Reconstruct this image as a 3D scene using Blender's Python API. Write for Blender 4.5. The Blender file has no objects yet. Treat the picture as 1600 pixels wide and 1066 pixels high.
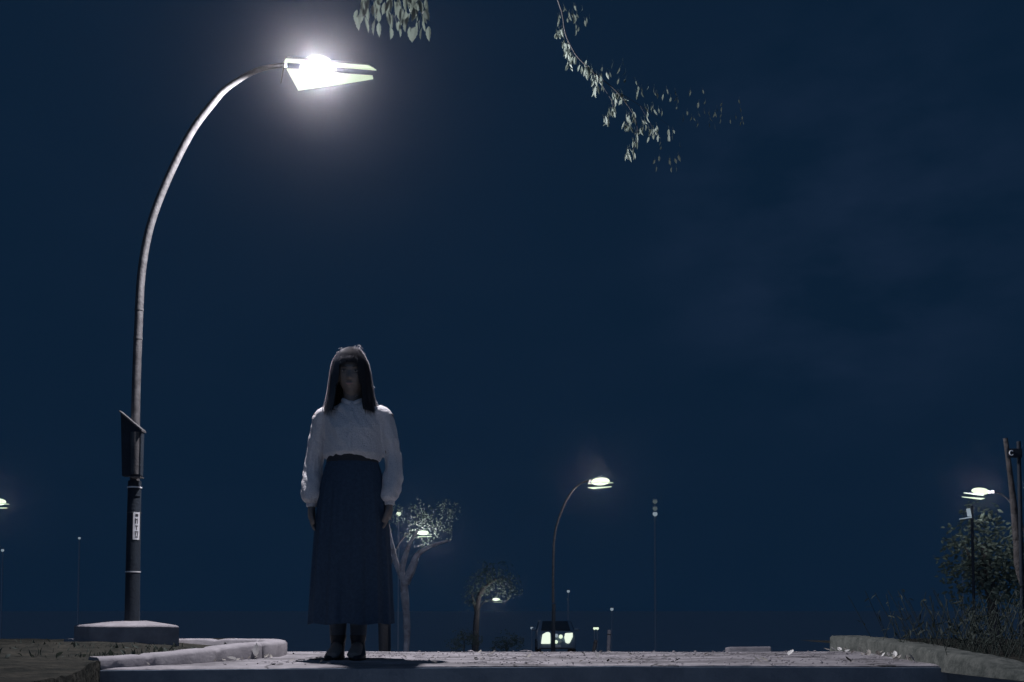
import bpy, bmesh, math, random, time
_T = time.time()
def tick(n): print('TICK', n, round(time.time() - _T, 1))
from mathutils import Vector, Matrix, noise
R = random.Random(7)
sc = bpy.context.scene
COL = sc.collection
PI = math.pi

# ------------------------------------------------------------------ camera
F = 1556.0
H = 0.262
LD, PD = 5.65, 5.75                           # distances of the near lamp head and of its pole
TILT = math.radians(2.5)
PPY = 950 - F * math.tan(TILT)                # principal row in the 1600 x 1066 frame
cam_d = bpy.data.cameras.new('camera')
cam = bpy.data.objects.new('camera', cam_d)
COL.objects.link(cam)
cam.location = (0, 0, H)
cam.rotation_euler = (PI / 2 + TILT, 0, 0)
cam_d.sensor_width = 36
cam_d.lens = 36 * F / 1600
cam_d.shift_y = (PPY - 533) / 1600
cam_d.clip_start = 0.05
cam_d.clip_end = 3000
sc.camera = cam
FW = Vector((0, math.cos(TILT), math.sin(TILT)))
UP = Vector((0, -math.sin(TILT), math.cos(TILT)))


def ray(px, py):
    return FW * F + Vector((1, 0, 0)) * (px - 800) + UP * (PPY - py)


def W(px, py, D):                             # a point of the place measured off the photograph at distance D
    d = ray(px, py)
    return Vector((0, 0, H)) + d * (D / d.y)


def WZ(px, py, z):
    d = ray(px, py)
    return Vector((0, 0, H)) + d * ((z - H) / d.z)


# ------------------------------------------------------------------ materials
def mat(name, col, rough=0.7, col2=None, nscale=8.0, bump=0.0, bscale=40.0, metal=0.0, spec=0.4,
        emis=None, estr=0.0, trans=0.0, sheen=0.0, detail=6.0, tcol=None):
    m = bpy.data.materials.new(name)
    m.use_nodes = True
    nt = m.node_tree
    b = nt.nodes['Principled BSDF']
    b.inputs['Base Color'].default_value = (*col, 1)
    b.inputs['Roughness'].default_value = rough
    b.inputs['Metallic'].default_value = metal
    b.inputs['Specular IOR Level'].default_value = spec
    if sheen:
        b.inputs['Sheen Weight'].default_value = sheen
        b.inputs['Sheen Roughness'].default_value = 0.4
    tc = nt.nodes.new('ShaderNodeTexCoord')
    if col2:
        n = nt.nodes.new('ShaderNodeTexNoise')
        n.inputs['Scale'].default_value = nscale
        n.inputs['Detail'].default_value = detail
        n.inputs['Roughness'].default_value = 0.65
        nt.links.new(tc.outputs['Object'], n.inputs['Vector'])
        r = nt.nodes.new('ShaderNodeValToRGB')
        r.color_ramp.elements[0].position = 0.36
        r.color_ramp.elements[1].position = 0.64
        r.color_ramp.elements[0].color = (*col, 1)
        r.color_ramp.elements[1].color = (*col2, 1)
        nt.links.new(n.outputs['Fac'], r.inputs['Fac'])
        nt.links.new(r.outputs['Color'], b.inputs['Base Color'])
    if bump:
        n2 = nt.nodes.new('ShaderNodeTexNoise')
        n2.inputs['Scale'].default_value = bscale
        n2.inputs['Detail'].default_value = 8
        nt.links.new(tc.outputs['Object'], n2.inputs['Vector'])
        bp = nt.nodes.new('ShaderNodeBump')
        bp.inputs['Strength'].default_value = bump
        bp.inputs['Distance'].default_value = 0.02
        nt.links.new(n2.outputs['Fac'], bp.inputs['Height'])
        nt.links.new(bp.outputs['Normal'], b.inputs['Normal'])
    if emis:
        b.inputs['Emission Color'].default_value = (*emis, 1)
        b.inputs['Emission Strength'].default_value = estr
    if trans:
        tr = nt.nodes.new('ShaderNodeBsdfTranslucent')
        tr.inputs['Color'].default_value = (*(tcol or col2 or col), 1)
        mx = nt.nodes.new('ShaderNodeMixShader')
        mx.inputs['Fac'].default_value = trans
        out = nt.nodes['Material Output']
        nt.links.new(b.outputs[0], mx.inputs[1])
        nt.links.new(tr.outputs[0], mx.inputs[2])
        nt.links.new(mx.outputs[0], out.inputs['Surface'])
    return m


def glow_glass(name, col, strength, through=0.92):
    """lit lamp glass: gives off light of its own and lets the lamp inside shine through"""
    m = bpy.data.materials.new(name)
    m.use_nodes = True
    nt = m.node_tree
    for n in list(nt.nodes):
        nt.nodes.remove(n)
    o = nt.nodes.new('ShaderNodeOutputMaterial')
    e = nt.nodes.new('ShaderNodeEmission')
    e.inputs['Color'].default_value = (*col, 1)
    e.inputs['Strength'].default_value = strength
    t = nt.nodes.new('ShaderNodeBsdfTransparent')
    t.inputs['Color'].default_value = (through, through, through, 1)
    a = nt.nodes.new('ShaderNodeAddShader')
    nt.links.new(e.outputs[0], a.inputs[0])
    nt.links.new(t.outputs[0], a.inputs[1])
    nt.links.new(a.outputs[0], o.inputs['Surface'])
    return m


CREAM = (0.80, 0.95, 0.68)
M = {}
M['glass'] = glow_glass('lamp glass', CREAM, 0.44)
M['farglass'] = glow_glass('far lamp lantern glass', CREAM, 0.6)
M['bulb'] = glow_glass('lamp globe', CREAM, 0.10)
M['farglow'] = mat('far glow', (0.8, 0.8, 0.8), emis=CREAM, estr=1.0)
M['dimglow'] = mat('dim glow', (0.3, 0.3, 0.3), emis=(0.55, 0.68, 0.78), estr=0.38)
M['faintglow'] = mat('faint glow', (0.1, 0.1, 0.1), emis=(0.5, 0.65, 0.7), estr=0.12)
M['head'] = mat('headlight glass', (0.8, 0.8, 0.8), emis=(0.85, 0.96, 0.76), estr=1.0)
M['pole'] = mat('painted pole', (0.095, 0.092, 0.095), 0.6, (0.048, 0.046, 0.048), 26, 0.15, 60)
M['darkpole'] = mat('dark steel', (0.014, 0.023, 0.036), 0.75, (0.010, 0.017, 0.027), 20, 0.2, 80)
M['housing'] = mat('lamp housing', (0.3, 0.3, 0.32), 0.5, (0.2, 0.2, 0.22), 14)
M['white'] = mat('white plate', (0.75, 0.75, 0.76), 0.5, (0.55, 0.55, 0.57), 30)
M['ink'] = mat('ink', (0.03, 0.03, 0.035), 0.6)
M['deck'] = mat('platform concrete', (0.34, 0.32, 0.335), 0.9, (0.22, 0.208, 0.22), 9, 0.3, 70)
M['kerb'] = mat('kerb stone', (0.34, 0.32, 0.335), 0.9, (0.24, 0.225, 0.24), 11, 0.14, 90)
M['riser'] = mat('riser with painted shade', (0.10, 0.13, 0.17), 0.9, (0.07, 0.095, 0.13), 6, 0.3, 40)  # shade on the step face is put into this darker colour
M['wall'] = mat('mossy stone', (0.12, 0.128, 0.115), 0.95, (0.045, 0.053, 0.048), 14, 0.5, 50)
M['soil'] = mat('soil', (0.045, 0.043, 0.036), 1.0, (0.018, 0.020, 0.018), 9, 0.9, 30, spec=0.1)
M['ground'] = mat('pale gravel ground', (0.42, 0.44, 0.46), 1.0, (0.36, 0.38, 0.40), 0.6, spec=0.05)
M['asphalt'] = mat('asphalt', (0.055, 0.056, 0.06), 0.95, (0.045, 0.046, 0.05), 3, 0.3, 60, spec=0.1)
M['leaf'] = mat('leaf', (0.10, 0.125, 0.105), 0.6, (0.15, 0.185, 0.155), 9, trans=0.35)
M['farleaf'] = mat('far leaf', (0.11, 0.15, 0.12), 0.7, (0.15, 0.19, 0.145), 3, trans=0.3)
M['bushleaf'] = mat('bush leaf', (0.035, 0.05, 0.045), 0.8, (0.06, 0.075, 0.06), 5, trans=0.2)
M['dryleaf'] = mat('dry leaf', (0.45, 0.42, 0.38), 0.7, (0.3, 0.28, 0.25), 40, trans=0.2)
M['paleleaf'] = mat('pale leaf', (0.85, 0.84, 0.8), 0.5, (0.7, 0.69, 0.66), 40, trans=0.2)
M['bark'] = mat('bark', (0.10, 0.095, 0.095), 0.95, (0.045, 0.042, 0.042), 14, 0.8, 30)
M['darkbark'] = mat('dark bark', (0.035, 0.035, 0.038), 0.95, (0.02, 0.02, 0.022), 14, 0.5, 30)
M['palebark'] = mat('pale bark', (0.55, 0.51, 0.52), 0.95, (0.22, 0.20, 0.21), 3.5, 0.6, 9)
M['skin'] = mat('skin', (0.23, 0.19, 0.165), 0.6, (0.20, 0.16, 0.14), 30, 0.08, 300)
M['hair'] = mat('dark hair', (0.02, 0.019, 0.021), 0.3, (0.03, 0.028, 0.03), 60, spec=1.0, trans=0.38, tcol=(0.62, 0.62, 0.68))
M['rimhair'] = mat('loose hair paled for rim', (0.06, 0.055, 0.058), 0.35, (0.08, 0.074, 0.078), 60, spec=1.0, trans=0.75, tcol=(0.95, 0.92, 0.93))  # loose strands with the rim light put into a paler colour
M['hairbase'] = mat('dark hair mass', (0.018, 0.017, 0.018), 0.55, spec=0.3)
M['blouse'] = mat('blouse fabric', (0.88, 0.86, 0.87), 0.85, (0.70, 0.68, 0.70), 150, 0.55, 120, trans=0.22, sheen=0.3, detail=3)
M['skirt'] = mat('skirt fabric', (0.052, 0.085, 0.13), 0.95, (0.038, 0.062, 0.10), 60, 0.3, 200, spec=0.1)
M['boot'] = mat('boot leather', (0.016, 0.02, 0.026), 0.45, (0.024, 0.03, 0.036), 40, 0.15, 90, spec=0.3)
M['carpaint'] = mat('car paint', (0.22, 0.29, 0.36), 0.4, (0.20, 0.265, 0.33), 4)
M['carglass'] = mat('car glass', (0.03, 0.04, 0.05), 0.1, spec=0.6)
M['tyre'] = mat('tyre', (0.02, 0.02, 0.02), 0.9)
M['facade'] = mat('rendered facade', (0.34, 0.38, 0.42), 0.9, (0.30, 0.34, 0.38), 0.8)
M['pane'] = mat('dark window', (0.25, 0.29, 0.33), 0.6)
M['tights'] = mat('dark tights', (0.06, 0.085, 0.115), 0.8, (0.05, 0.07, 0.095), 60)
M['eye'] = mat('eye', (0.24, 0.23, 0.22), 0.25)
M['lip'] = mat('lip', (0.36, 0.22, 0.20), 0.5)


# ------------------------------------------------------------------ mesh helpers
class MB:
    def __init__(s):
        s.v = []
        s.f = []

    def quadgrid(s, rows, closed=True, cap=True):
        n = len(rows[0])
        b = len(s.v)
        for r in rows:
            s.v += [tuple(p) for p in r]
        m = n if closed else n - 1
        for i in range(len(rows) - 1):
            for j in range(m):
                k = (j + 1) % n
                s.f.append((b + i * n + j, b + i * n + k, b + (i + 1) * n + k, b + (i + 1) * n + j))
        if cap and closed:
            s.f.append(tuple(b + j for j in range(n))[::-1])
            e = b + (len(rows) - 1) * n
            s.f.append(tuple(e + j for j in range(n)))

    def tube(s, pts, rad, n=10, cap=True):
        pts = [Vector(p) for p in pts]
        if not isinstance(rad, (list, tuple)):
            rad = [rad] * len(pts)
        rows = []
        ref = None
        for i, p in enumerate(pts):
            t = (pts[min(i + 1, len(pts) - 1)] - pts[max(i - 1, 0)]).normalized()
            if ref is None:
                ref = Vector((1, 0, 0)) if abs(t.x) < 0.8 else Vector((0, 1, 0))
            u = (ref - t * ref.dot(t)).normalized()
            ref = u
            w = t.cross(u)
            r = rad[i]
            ra, rb = r if isinstance(r, (list, tuple)) else (r, r)
            rows.append([p + u * (math.cos(2 * PI * k / n) * ra) + w * (math.sin(2 * PI * k / n) * rb) for k in range(n)])
        s.quadgrid(rows, True, cap)

    def lathe(s, prof, c=(0, 0, 0), n=24):
        c = Vector(c)
        s.quadgrid([[c + Vector((math.cos(2 * PI * k / n) * r, math.sin(2 * PI * k / n) * r, z)) for k in range(n)] for r, z in prof])

    def ellipsoid(s, c, r, n=24, m=14, fn=None):
        c = Vector(c)
        rows = []
        for i in range(m + 1):
            a = -PI / 2 + PI * min(max(i / m, 0.01), 0.99)
            row = []
            for k in range(n):
                t = 2 * PI * k / n
                p = Vector((math.cos(a) * math.cos(t), math.cos(a) * math.sin(t), math.sin(a)))
                q = Vector((p.x * r[0], p.y * r[1], p.z * r[2]))
                if fn:
                    q = fn(q, p)
                row.append(c + q)
            rows.append(row)
        s.quadgrid(rows)

    def box(s, lo, hi):
        b = len(s.v)
        x0, y0, z0 = lo
        x1, y1, z1 = hi
        s.v += [(x0, y0, z0), (x1, y0, z0), (x1, y1, z0), (x0, y1, z0), (x0, y0, z1), (x1, y0, z1), (x1, y1, z1), (x0, y1, z1)]
        for q in ((3, 2, 1, 0), (4, 5, 6, 7), (0, 1, 5, 4), (1, 2, 6, 5), (2, 3, 7, 6), (3, 0, 4, 7)):
            s.f.append(tuple(b + i for i in q))

    def prism(s, poly, dz):
        """poly: list of 3-D points, extruded by the vector (0,0,dz) or a Vector"""
        b = len(s.v)
        n = len(poly)
        d = dz if isinstance(dz, Vector) else Vector((0, 0, dz))
        s.v += [tuple(p) for p in poly] + [tuple(Vector(p) + d) for p in poly]
        s.f.append(tuple(b + i for i in range(n))[::-1])
        s.f.append(tuple(b + n + i for i in range(n)))
        for i in range(n):
            j = (i + 1) % n
            s.f.append((b + i, b + j, b + n + j, b + n + i))

    def leaf(s, base, direction, side, L, wd, curl=0.2, ser=True):
        """a pointed leaf with uneven edge, folded a little along its midrib"""
        d = direction.normalized()
        sd = (side - d * side.dot(d)).normalized()
        nm = d.cross(sd)
        prof = [(0, 0.03), (0.16, 0.62), (0.32, 0.95), (0.45, 0.86), (0.56, 1.0), (0.68, 0.66), (0.76, 0.7), (0.88, 0.28), (1, 0.02)] if ser else \
               [(0, 0.03), (0.2, 0.7), (0.45, 1.0), (0.7, 0.75), (1, 0.02)]
        b = len(s.v)
        for t, w in prof:
            c = base + d * (L * t) + nm * (-curl * L * t * t)
            for q in (-1, 0, 1):
                s.v.append(tuple(c + sd * (q * w * wd * 0.5) + nm * (0 if q == 0 else 0.18 * wd * w)))
        for i in range(len(prof) - 1):
            for q in (0, 1):
                a = b + i * 3 + q
                s.f.append((a, a + 1, a + 4, a + 3))

    def mesh(s, name):
        me = bpy.data.meshes.new(name)
        me.from_pydata(s.v, [], s.f)
        me.validate()
        me.update()
        return me

    def build(s, name, material, parent=None, smooth=False, bevel=0.0, recalc=True):
        me = s.mesh(name)
        if recalc or bevel:
            bm = bmesh.new()
            bm.from_mesh(me)
            if recalc:
                bmesh.ops.recalc_face_normals(bm, faces=bm.faces)
            if bevel:
                es = [e for e in bm.edges if len(e.link_faces) == 2 and e.calc_face_angle(0) > 0.6]
                bmesh.ops.bevel(bm, geom=es, offset=bevel, segments=2, affect='EDGES', profile=0.6)
            bm.to_mesh(me)
            bm.free()
        me.materials.append(material)
        if smooth:
            me.shade_smooth()
            if bevel == 0:
                try:
                    me.set_sharp_from_angle(angle=math.radians(50))
                except Exception:
                    pass
        o = bpy.data.objects.new(name, me)
        COL.objects.link(o)
        if parent:
            o.parent = parent
            o.matrix_parent_inverse = Matrix.Translation(parent.location).inverted() if parent.get('_abs') else Matrix()
        return o


def remesh(o, voxel, smooth_it=4, factor=0.5):
    m = o.modifiers.new('r', 'REMESH')
    m.mode = 'VOXEL'
    m.voxel_size = voxel
    m.use_smooth_shade = True
    m2 = o.modifiers.new('s', 'SMOOTH')
    m2.iterations = smooth_it
    m2.factor = factor
    dg = bpy.context.evaluated_depsgraph_get()
    me = bpy.data.meshes.new_from_object(o.evaluated_get(dg))
    o.modifiers.clear()
    old = o.data
    mats = [x for x in old.materials]
    o.data = me
    if not me.materials:
        for x in mats:
            me.materials.append(x)
    me.shade_smooth()
    return me


def tag(o, label=None, cat=None, group=None, kind=None):
    if label: o['label'] = label
    if cat: o['category'] = cat
    if group: o['group'] = group
    if kind: o['kind'] = kind
    return o


def empty(name, loc):
    o = bpy.data.objects.new(name, None)
    o.empty_display_size = 0.1
    o.location = loc
    COL.objects.link(o)
    return o


def copy_tree(o, parent=None):
    c = o.copy()
    COL.objects.link(c)
    if parent:
        c.parent = parent
    for ch in [x for x in bpy.data.objects if x.parent == o]:
        copy_tree(ch, c)
    return c


def smoothline(pts, n):
    """Catmull-Rom through pts, n points per span"""
    P = [Vector(p) for p in pts]
    out = []
    for i in range(len(P) - 1):
        a, b, c, d = P[max(i - 1, 0)], P[i], P[i + 1], P[min(i + 2, len(P) - 1)]
        for k in range(n):
            t = k / n
            out.append(0.5 * ((2 * b) + (c - a) * t + (2 * a - 5 * b + 4 * c - d) * t * t + (3 * b - a - 3 * c + d) * t ** 3))
    out.append(P[-1])
    return out


def lerp(tab, x):
    if x <= tab[0][0]: return tab[0][1]
    for (a, b), (c, d) in zip(tab, tab[1:]):
        if x <= c:
            t = (x - a) / (c - a)
            return b + (d - b) * t
    return tab[-1][1]


nt = M['deck'].node_tree
bs = nt.nodes['Principled BSDF']
tcd = nt.nodes.new('ShaderNodeTexCoord')
vo = nt.nodes.new('ShaderNodeTexVoronoi'); vo.feature = 'DISTANCE_TO_EDGE'; vo.inputs['Scale'].default_value = 1.7
nz = nt.nodes.new('ShaderNodeTexNoise'); nz.inputs['Scale'].default_value = 5; nz.inputs['Detail'].default_value = 6
ad = nt.nodes.new('ShaderNodeMixRGB'); ad.inputs[0].default_value = 0.35
nt.links.new(tcd.outputs['Object'], nz.inputs['Vector']); nt.links.new(tcd.outputs['Object'], ad.inputs[1]); nt.links.new(nz.outputs['Color'], ad.inputs[2])
nt.links.new(ad.outputs[0], vo.inputs['Vector'])
mr = nt.nodes.new('ShaderNodeMapRange'); mr.inputs['From Min'].default_value = 0.006; mr.inputs['From Max'].default_value = 0.016
nt.links.new(vo.outputs['Distance'], mr.inputs['Value'])
st_ = nt.nodes.new('ShaderNodeTexNoise'); st_.inputs['Scale'].default_value = 2.3; st_.inputs['Detail'].default_value = 9
mps = nt.nodes.new('ShaderNodeMapping'); mps.inputs['Scale'].default_value = (1, 2.2, 1)
nt.links.new(tcd.outputs['Object'], mps.inputs[0]); nt.links.new(mps.outputs[0], st_.inputs['Vector'])
sr = nt.nodes.new('ShaderNodeMapRange'); sr.inputs['From Min'].default_value = 0.40; sr.inputs['From Max'].default_value = 0.56; sr.inputs['To Min'].default_value = 0.55
nt.links.new(st_.outputs['Fac'], sr.inputs['Value'])
m1 = nt.nodes.new('ShaderNodeMath'); m1.operation = 'MULTIPLY'
m0 = nt.nodes.new('ShaderNodeMapRange'); m0.inputs['To Min'].default_value = 0.25
nt.links.new(mr.outputs[0], m0.inputs['Value'])
nt.links.new(m0.outputs[0], m1.inputs[0]); nt.links.new(sr.outputs[0], m1.inputs[1])
mm = nt.nodes.new('ShaderNodeMixRGB'); mm.blend_type = 'MULTIPLY'; mm.inputs[0].default_value = 1
src_ = bs.inputs['Base Color'].links[0].from_socket
nt.links.new(src_, mm.inputs[1]); nt.links.new(m1.outputs[0], mm.inputs[2]); nt.links.new(mm.outputs[0], bs.inputs['Base Color'])


# ------------------------------------------------------------------ world, added front fill, haze
w = bpy.data.worlds.new('World')
sc.world = w
w.use_nodes = True
nt = w.node_tree
bg = nt.nodes['Background']
tc = nt.nodes.new('ShaderNodeTexCoord')
sep = nt.nodes.new('ShaderNodeSeparateXYZ')
nt.links.new(tc.outputs['Generated'], sep.inputs[0])
rmp = nt.nodes.new('ShaderNodeMapRange')        # sky brightened behind the camera (-y), added as front fill
rmp.inputs['From Min'].default_value = 0.1
rmp.inputs['From Max'].default_value = -0.9
rmp.inputs['To Min'].default_value = 0.0
rmp.inputs['To Max'].default_value = 1.0
nt.links.new(sep.outputs['Y'], rmp.inputs['Value'])
NAVY = (0.0036, 0.0138, 0.0340)
SKY_K, BACK_K = 1.0, 3.2
mixc = nt.nodes.new('ShaderNodeMix')
mixc.data_type = 'RGBA'
mixc.inputs[6].default_value = (*[c * SKY_K for c in NAVY], 1)
mixc.inputs[7].default_value = (*[c * BACK_K for c in NAVY], 1)
nt.links.new(rmp.outputs[0], mixc.inputs[0])
# faint cloud
cn = nt.nodes.new('ShaderNodeTexNoise')
cn.inputs['Scale'].default_value = 9.0
cn.inputs['Detail'].default_value = 5
mp = nt.nodes.new('ShaderNodeMapping')
mp.inputs['Scale'].default_value = (1, 1, 2.2)
mp.inputs['Location'].default_value = (0.35, 0.1, 0.0)
nt.links.new(tc.outputs['Generated'], mp.inputs[0])
nt.links.new(mp.outputs[0], cn.inputs['Vector'])
cr = nt.nodes.new('ShaderNodeMapRange')
cr.inputs['From Min'].default_value = 0.40
cr.inputs['From Max'].default_value = 0.70
cr.inputs['To Min'].default_value = 0.0
cr.inputs['To Max'].default_value = 0.8
nt.links.new(cn.outputs['Fac'], cr.inputs['Value'])
cm = nt.nodes.new('ShaderNodeMix')
cm.data_type = 'RGBA'
cm.inputs[7].default_value = (0.0085, 0.0205, 0.048, 1)
cdir = ray(1330, 350).normalized()
dt = nt.nodes.new('ShaderNodeVectorMath'); dt.operation = 'DOT_PRODUCT'; dt.inputs[1].default_value = cdir
nrmv = nt.nodes.new('ShaderNodeVectorMath'); nrmv.operation = 'NORMALIZE'
nt.links.new(tc.outputs['Generated'], nrmv.inputs[0]); nt.links.new(nrmv.outputs[0], dt.inputs[0])
dm = nt.nodes.new('ShaderNodeMapRange'); dm.interpolation_type = 'SMOOTHSTEP'
dm.inputs['From Min'].default_value = 0.975; dm.inputs['From Max'].default_value = 0.999; dm.inputs['To Min'].default_value = 0.12; dm.inputs['To Max'].default_value = 1.0
nt.links.new(dt.outputs['Value'], dm.inputs['Value'])
cmul = nt.nodes.new('ShaderNodeMath'); cmul.operation = 'MULTIPLY'
nt.links.new(dm.outputs[0], cmul.inputs[0]); nt.links.new(cr.outputs[0], cmul.inputs[1])
nt.links.new(cmul.outputs[0], cm.inputs[0])
nt.links.new(mixc.outputs[2], cm.inputs[6])
nt.links.new(cm.outputs[2], bg.inputs['Color'])
bg.inputs['Strength'].default_value = 1.0

ml = bpy.data.lights.new('front_fill', 'SUN')  # weak fill sun added behind the camera to brighten front faces
ml.energy = 0.085
ml.color = (0.55, 0.68, 0.95)
ml.angle = math.radians(8)
mo = bpy.data.objects.new('front_fill', ml)
mo.rotation_euler = (math.radians(52), 0, math.radians(-20))
COL.objects.link(mo)

BLOOM_HAZE = 0.0006  # haze box added to give the lamps their bloom
hb = MB()
hb.box((-160, -12, -6), (160, 190, 26))
ho = hb.build('bloom_haze', mat('bloom_haze', (1, 1, 1)))
hm = ho.data.materials[0]
nt = hm.node_tree
for n in list(nt.nodes):
    if n.type != 'OUTPUT_MATERIAL':
        nt.nodes.remove(n)
pv = nt.nodes.new('ShaderNodeVolumePrincipled')
pv.inputs['Color'].default_value = (0.93, 0.92, 0.97, 1)
pv.inputs['Density'].default_value = BLOOM_HAZE
pv.inputs['Anisotropy'].default_value = 0.97
nt.links.new(pv.outputs[0], nt.nodes['Material Output'].inputs['Volume'])
tag(ho, kind='stuff', label='thin haze added for the glow round the street lamps', cat='bloom_haze')


# ------------------------------------------------------------------ ground
def hfar(x, y):
    if y < 6.02:
        return -0.36
    base = H - 0.0478 * y - 0.06
    base = max(base, -3.9 - 0.002 * min(y, 400))
    return base + 0.03 * noise.noise(Vector((x * 0.3, y * 0.3, 0)))


ys = [-14, -6, -2, 0, 1, 2, 3, 4, 5, 6.0, 6.04, 6.5, 7, 8, 9, 10, 12, 14, 17, 20, 24, 28, 32, 37, 42, 48, 55, 63, 72, 85, 100, 130, 180, 300, 600, 1500]
xs = [-900, -300, -120, -70, -45, -30, -20, -14, -10, -7, -5, -4, -3, -2, -1, 0, 1, 2, 3, 4, 5, 7, 10, 14, 20, 30, 45, 70, 120, 300, 900]
g = MB()
g.quadgrid([[(x, y, hfar(x, y)) for x in xs] for y in ys], closed=False)
gr = g.build('ground', M['ground'])
tag(gr, kind='structure')

# far road, a sheet laid over the slope where the car stands
rd = MB()
rows = []
for i in range(26):
    y = 30 + i * 2.2
    cx = 1.6 + (y - 41.5) * 0.05
    rows.append([(cx + dx, y, H - 0.0478 * y - 0.06 + 0.045) if y < 84 else (cx + dx, y, -3.85) for dx in (-2.8, -1, 1, 2.8)])
rd.quadgrid(rows, closed=False)
tag(rd.build('road', M['asphalt']), kind='structure')


def rough_edge(p0, p1, n, amp, seed):
    out = []
    for i in range(n + 1):
        t = i / n
        x = p0[0] + (p1[0] - p0[0]) * t
        y = p0[1] + (p1[1] - p0[1]) * t + amp * noise.noise(Vector((x * 3.1 + seed, seed, 0))) + amp * 0.5 * noise.noise(Vector((x * 17 + seed, 0, 0)))
        out.append((x, y))
    return out


# the lit platform: a thick concrete landing whose riser faces the camera
near = rough_edge((-1.80, 4.36), (-1.1, 4.47), 14, 0.01, 1)[:-1] + rough_edge((-1.1, 4.47), (0.45, 4.66), 40, 0.012, 2)[:-1] + rough_edge((0.45, 4.66), (4.4, 4.44), 80, 0.022, 3)
N = len(near)
rows = []
depth_rows = 30
for r in range(depth_rows + 1):
    t = r / depth_rows
    row = []
    for i, (x, y) in enumerate(near):
        yf = 6.0 + 0.02 * noise.noise(Vector((x * 4, 9, 0)))
        yy = y + (yf - y) * t
        z = 0.006 * noise.noise(Vector((x * 1.3, yy * 1.3, 4))) + 0.0025 * noise.noise(Vector((x * 14, yy * 14, 2)))
        if r == 0: z -= 0.006
        row.append((x, yy, z))
    rows.append(row)
lowf = [(x, y + 0.002, -0.40) for x, y in near]
lip = [(x, y - 0.004, -0.02) for x, y in near]
backl = [(x, 6.01, -0.40) for x, y in near]
p = MB()
p.quadgrid([lip] + rows + [backl], closed=False)
tag(p.build('pavement', M['deck'], smooth=True, recalc=True), kind='structure')
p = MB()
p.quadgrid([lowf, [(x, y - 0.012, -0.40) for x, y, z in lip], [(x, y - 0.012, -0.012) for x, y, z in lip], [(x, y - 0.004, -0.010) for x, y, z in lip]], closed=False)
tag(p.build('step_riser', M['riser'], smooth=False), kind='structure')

# soil bed: behind the kerb and the bank at the left that runs towards the camera
s = MB()
bx = [-9, -7, -5.5, -4.6, -4.0, -3.5, -3.2, -2.9, -2.7, -2.5, -2.3, -2.1, -1.95]


def bankright(y):
    return lerp([(2.4, -1.40), (3.51, -1.61), (4.38, -1.80), (4.5, -1.74), (5.1, -1.42), (5.3, -1.36), (5.7, -1.40), (5.95, -1.7), (6.1, -2.0), (9.0, -2.1)], y)


rows = []
for i in range(90):
    y = 2.2 + i * 0.075
    xr = bankright(y)
    row = []
    for j in range(46):
        t = (j / 45) ** 0.6
        x = -9 + (xr + 9) * t
        z = 0.035 + 0.018 * noise.noise(Vector((x * 2.1, y * 2.1, 0))) + 0.014 * noise.noise(Vector((x * 9, y * 9, 5)))
        z += lerp([(2.2, -0.05), (3.5, -0.02), (4.4, -0.005), (6, 0.0), (7.6, -0.01), (8.9, -0.45)], y)
        z += 0.038 * math.exp(-((x + 2.25) / .55) ** 2 - ((y - 5.55) / .5) ** 2)
        if x < -2.0 and y < 5.6:
            z += 0.03 * min(1, (-2.0 - x)) * (5.6 - y) / 2
        row.append((x, y, z))
    row.append((xr + 0.004, y, -0.45))
    rows.append(row)
s.quadgrid(rows, closed=False)
tag(s.build('soil', M['soil'], smooth=True), kind='structure')

# ------------------------------------------------------------------ kerb round the bed (U-shaped tip)
kp = [(-1.800, 4.36, .045), (-1.66, 4.50, .050), (-1.507, 4.69, .060), (-1.40, 4.92, .072), (-1.311, 5.10, .080), (-1.262, 5.20, .082), (-1.235, 5.32, .082),
      (-1.245, 5.52, .082), (-1.30, 5.72, .082), (-1.42, 5.86, .082), (-1.62, 5.90, .082), (-2.1, 5.91, .082), (-2.6, 5.92, .080)]
line = [q for q in smoothline([(a, b, c) for a, b, c in kp], 8)]
k = MB()
rows = []
for i, q in enumerate(line):
    t = (line[min(i + 1, len(line) - 1)] - line[max(i - 1, 0)])
    t.z = 0
    t.normalize()
    nrm = Vector((t.y, -t.x, 0))               # outward
    h = q.z + 0.0022 * noise.noise(q * 9) + 0.0015 * noise.noise(q * 40) - (0.009 if i in (9, 22, 36, 47, 58, 70, 82) else 0)
    b = Vector((q.x, q.y, 0))
    jj = 0.003 * noise.noise(q * 13) - (0.008 if i in (9, 22, 36, 47, 58, 70, 82) else 0)
    rows.append([b + nrm * jj + Vector((0, 0, -0.05)), b + nrm * jj + Vector((0, 0, h - 0.018)), b - nrm * 0.012 + Vector((0, 0, h - 0.004)), b - nrm * 0.03 + Vector((0, 0, h)),
                 b - nrm * 0.115 + Vector((0, 0, h)), b - nrm * 0.125 + Vector((0, 0, h - 0.01)), b - nrm * 0.127 + Vector((0, 0, -0.05))])
k.quadgrid([list(r) for r in rows])
ko = k.build('kerb', M['kerb'], smooth=True)
tag(ko, 'low pale concrete kerb curving round the soil bed left of the woman', 'kerb')

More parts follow.
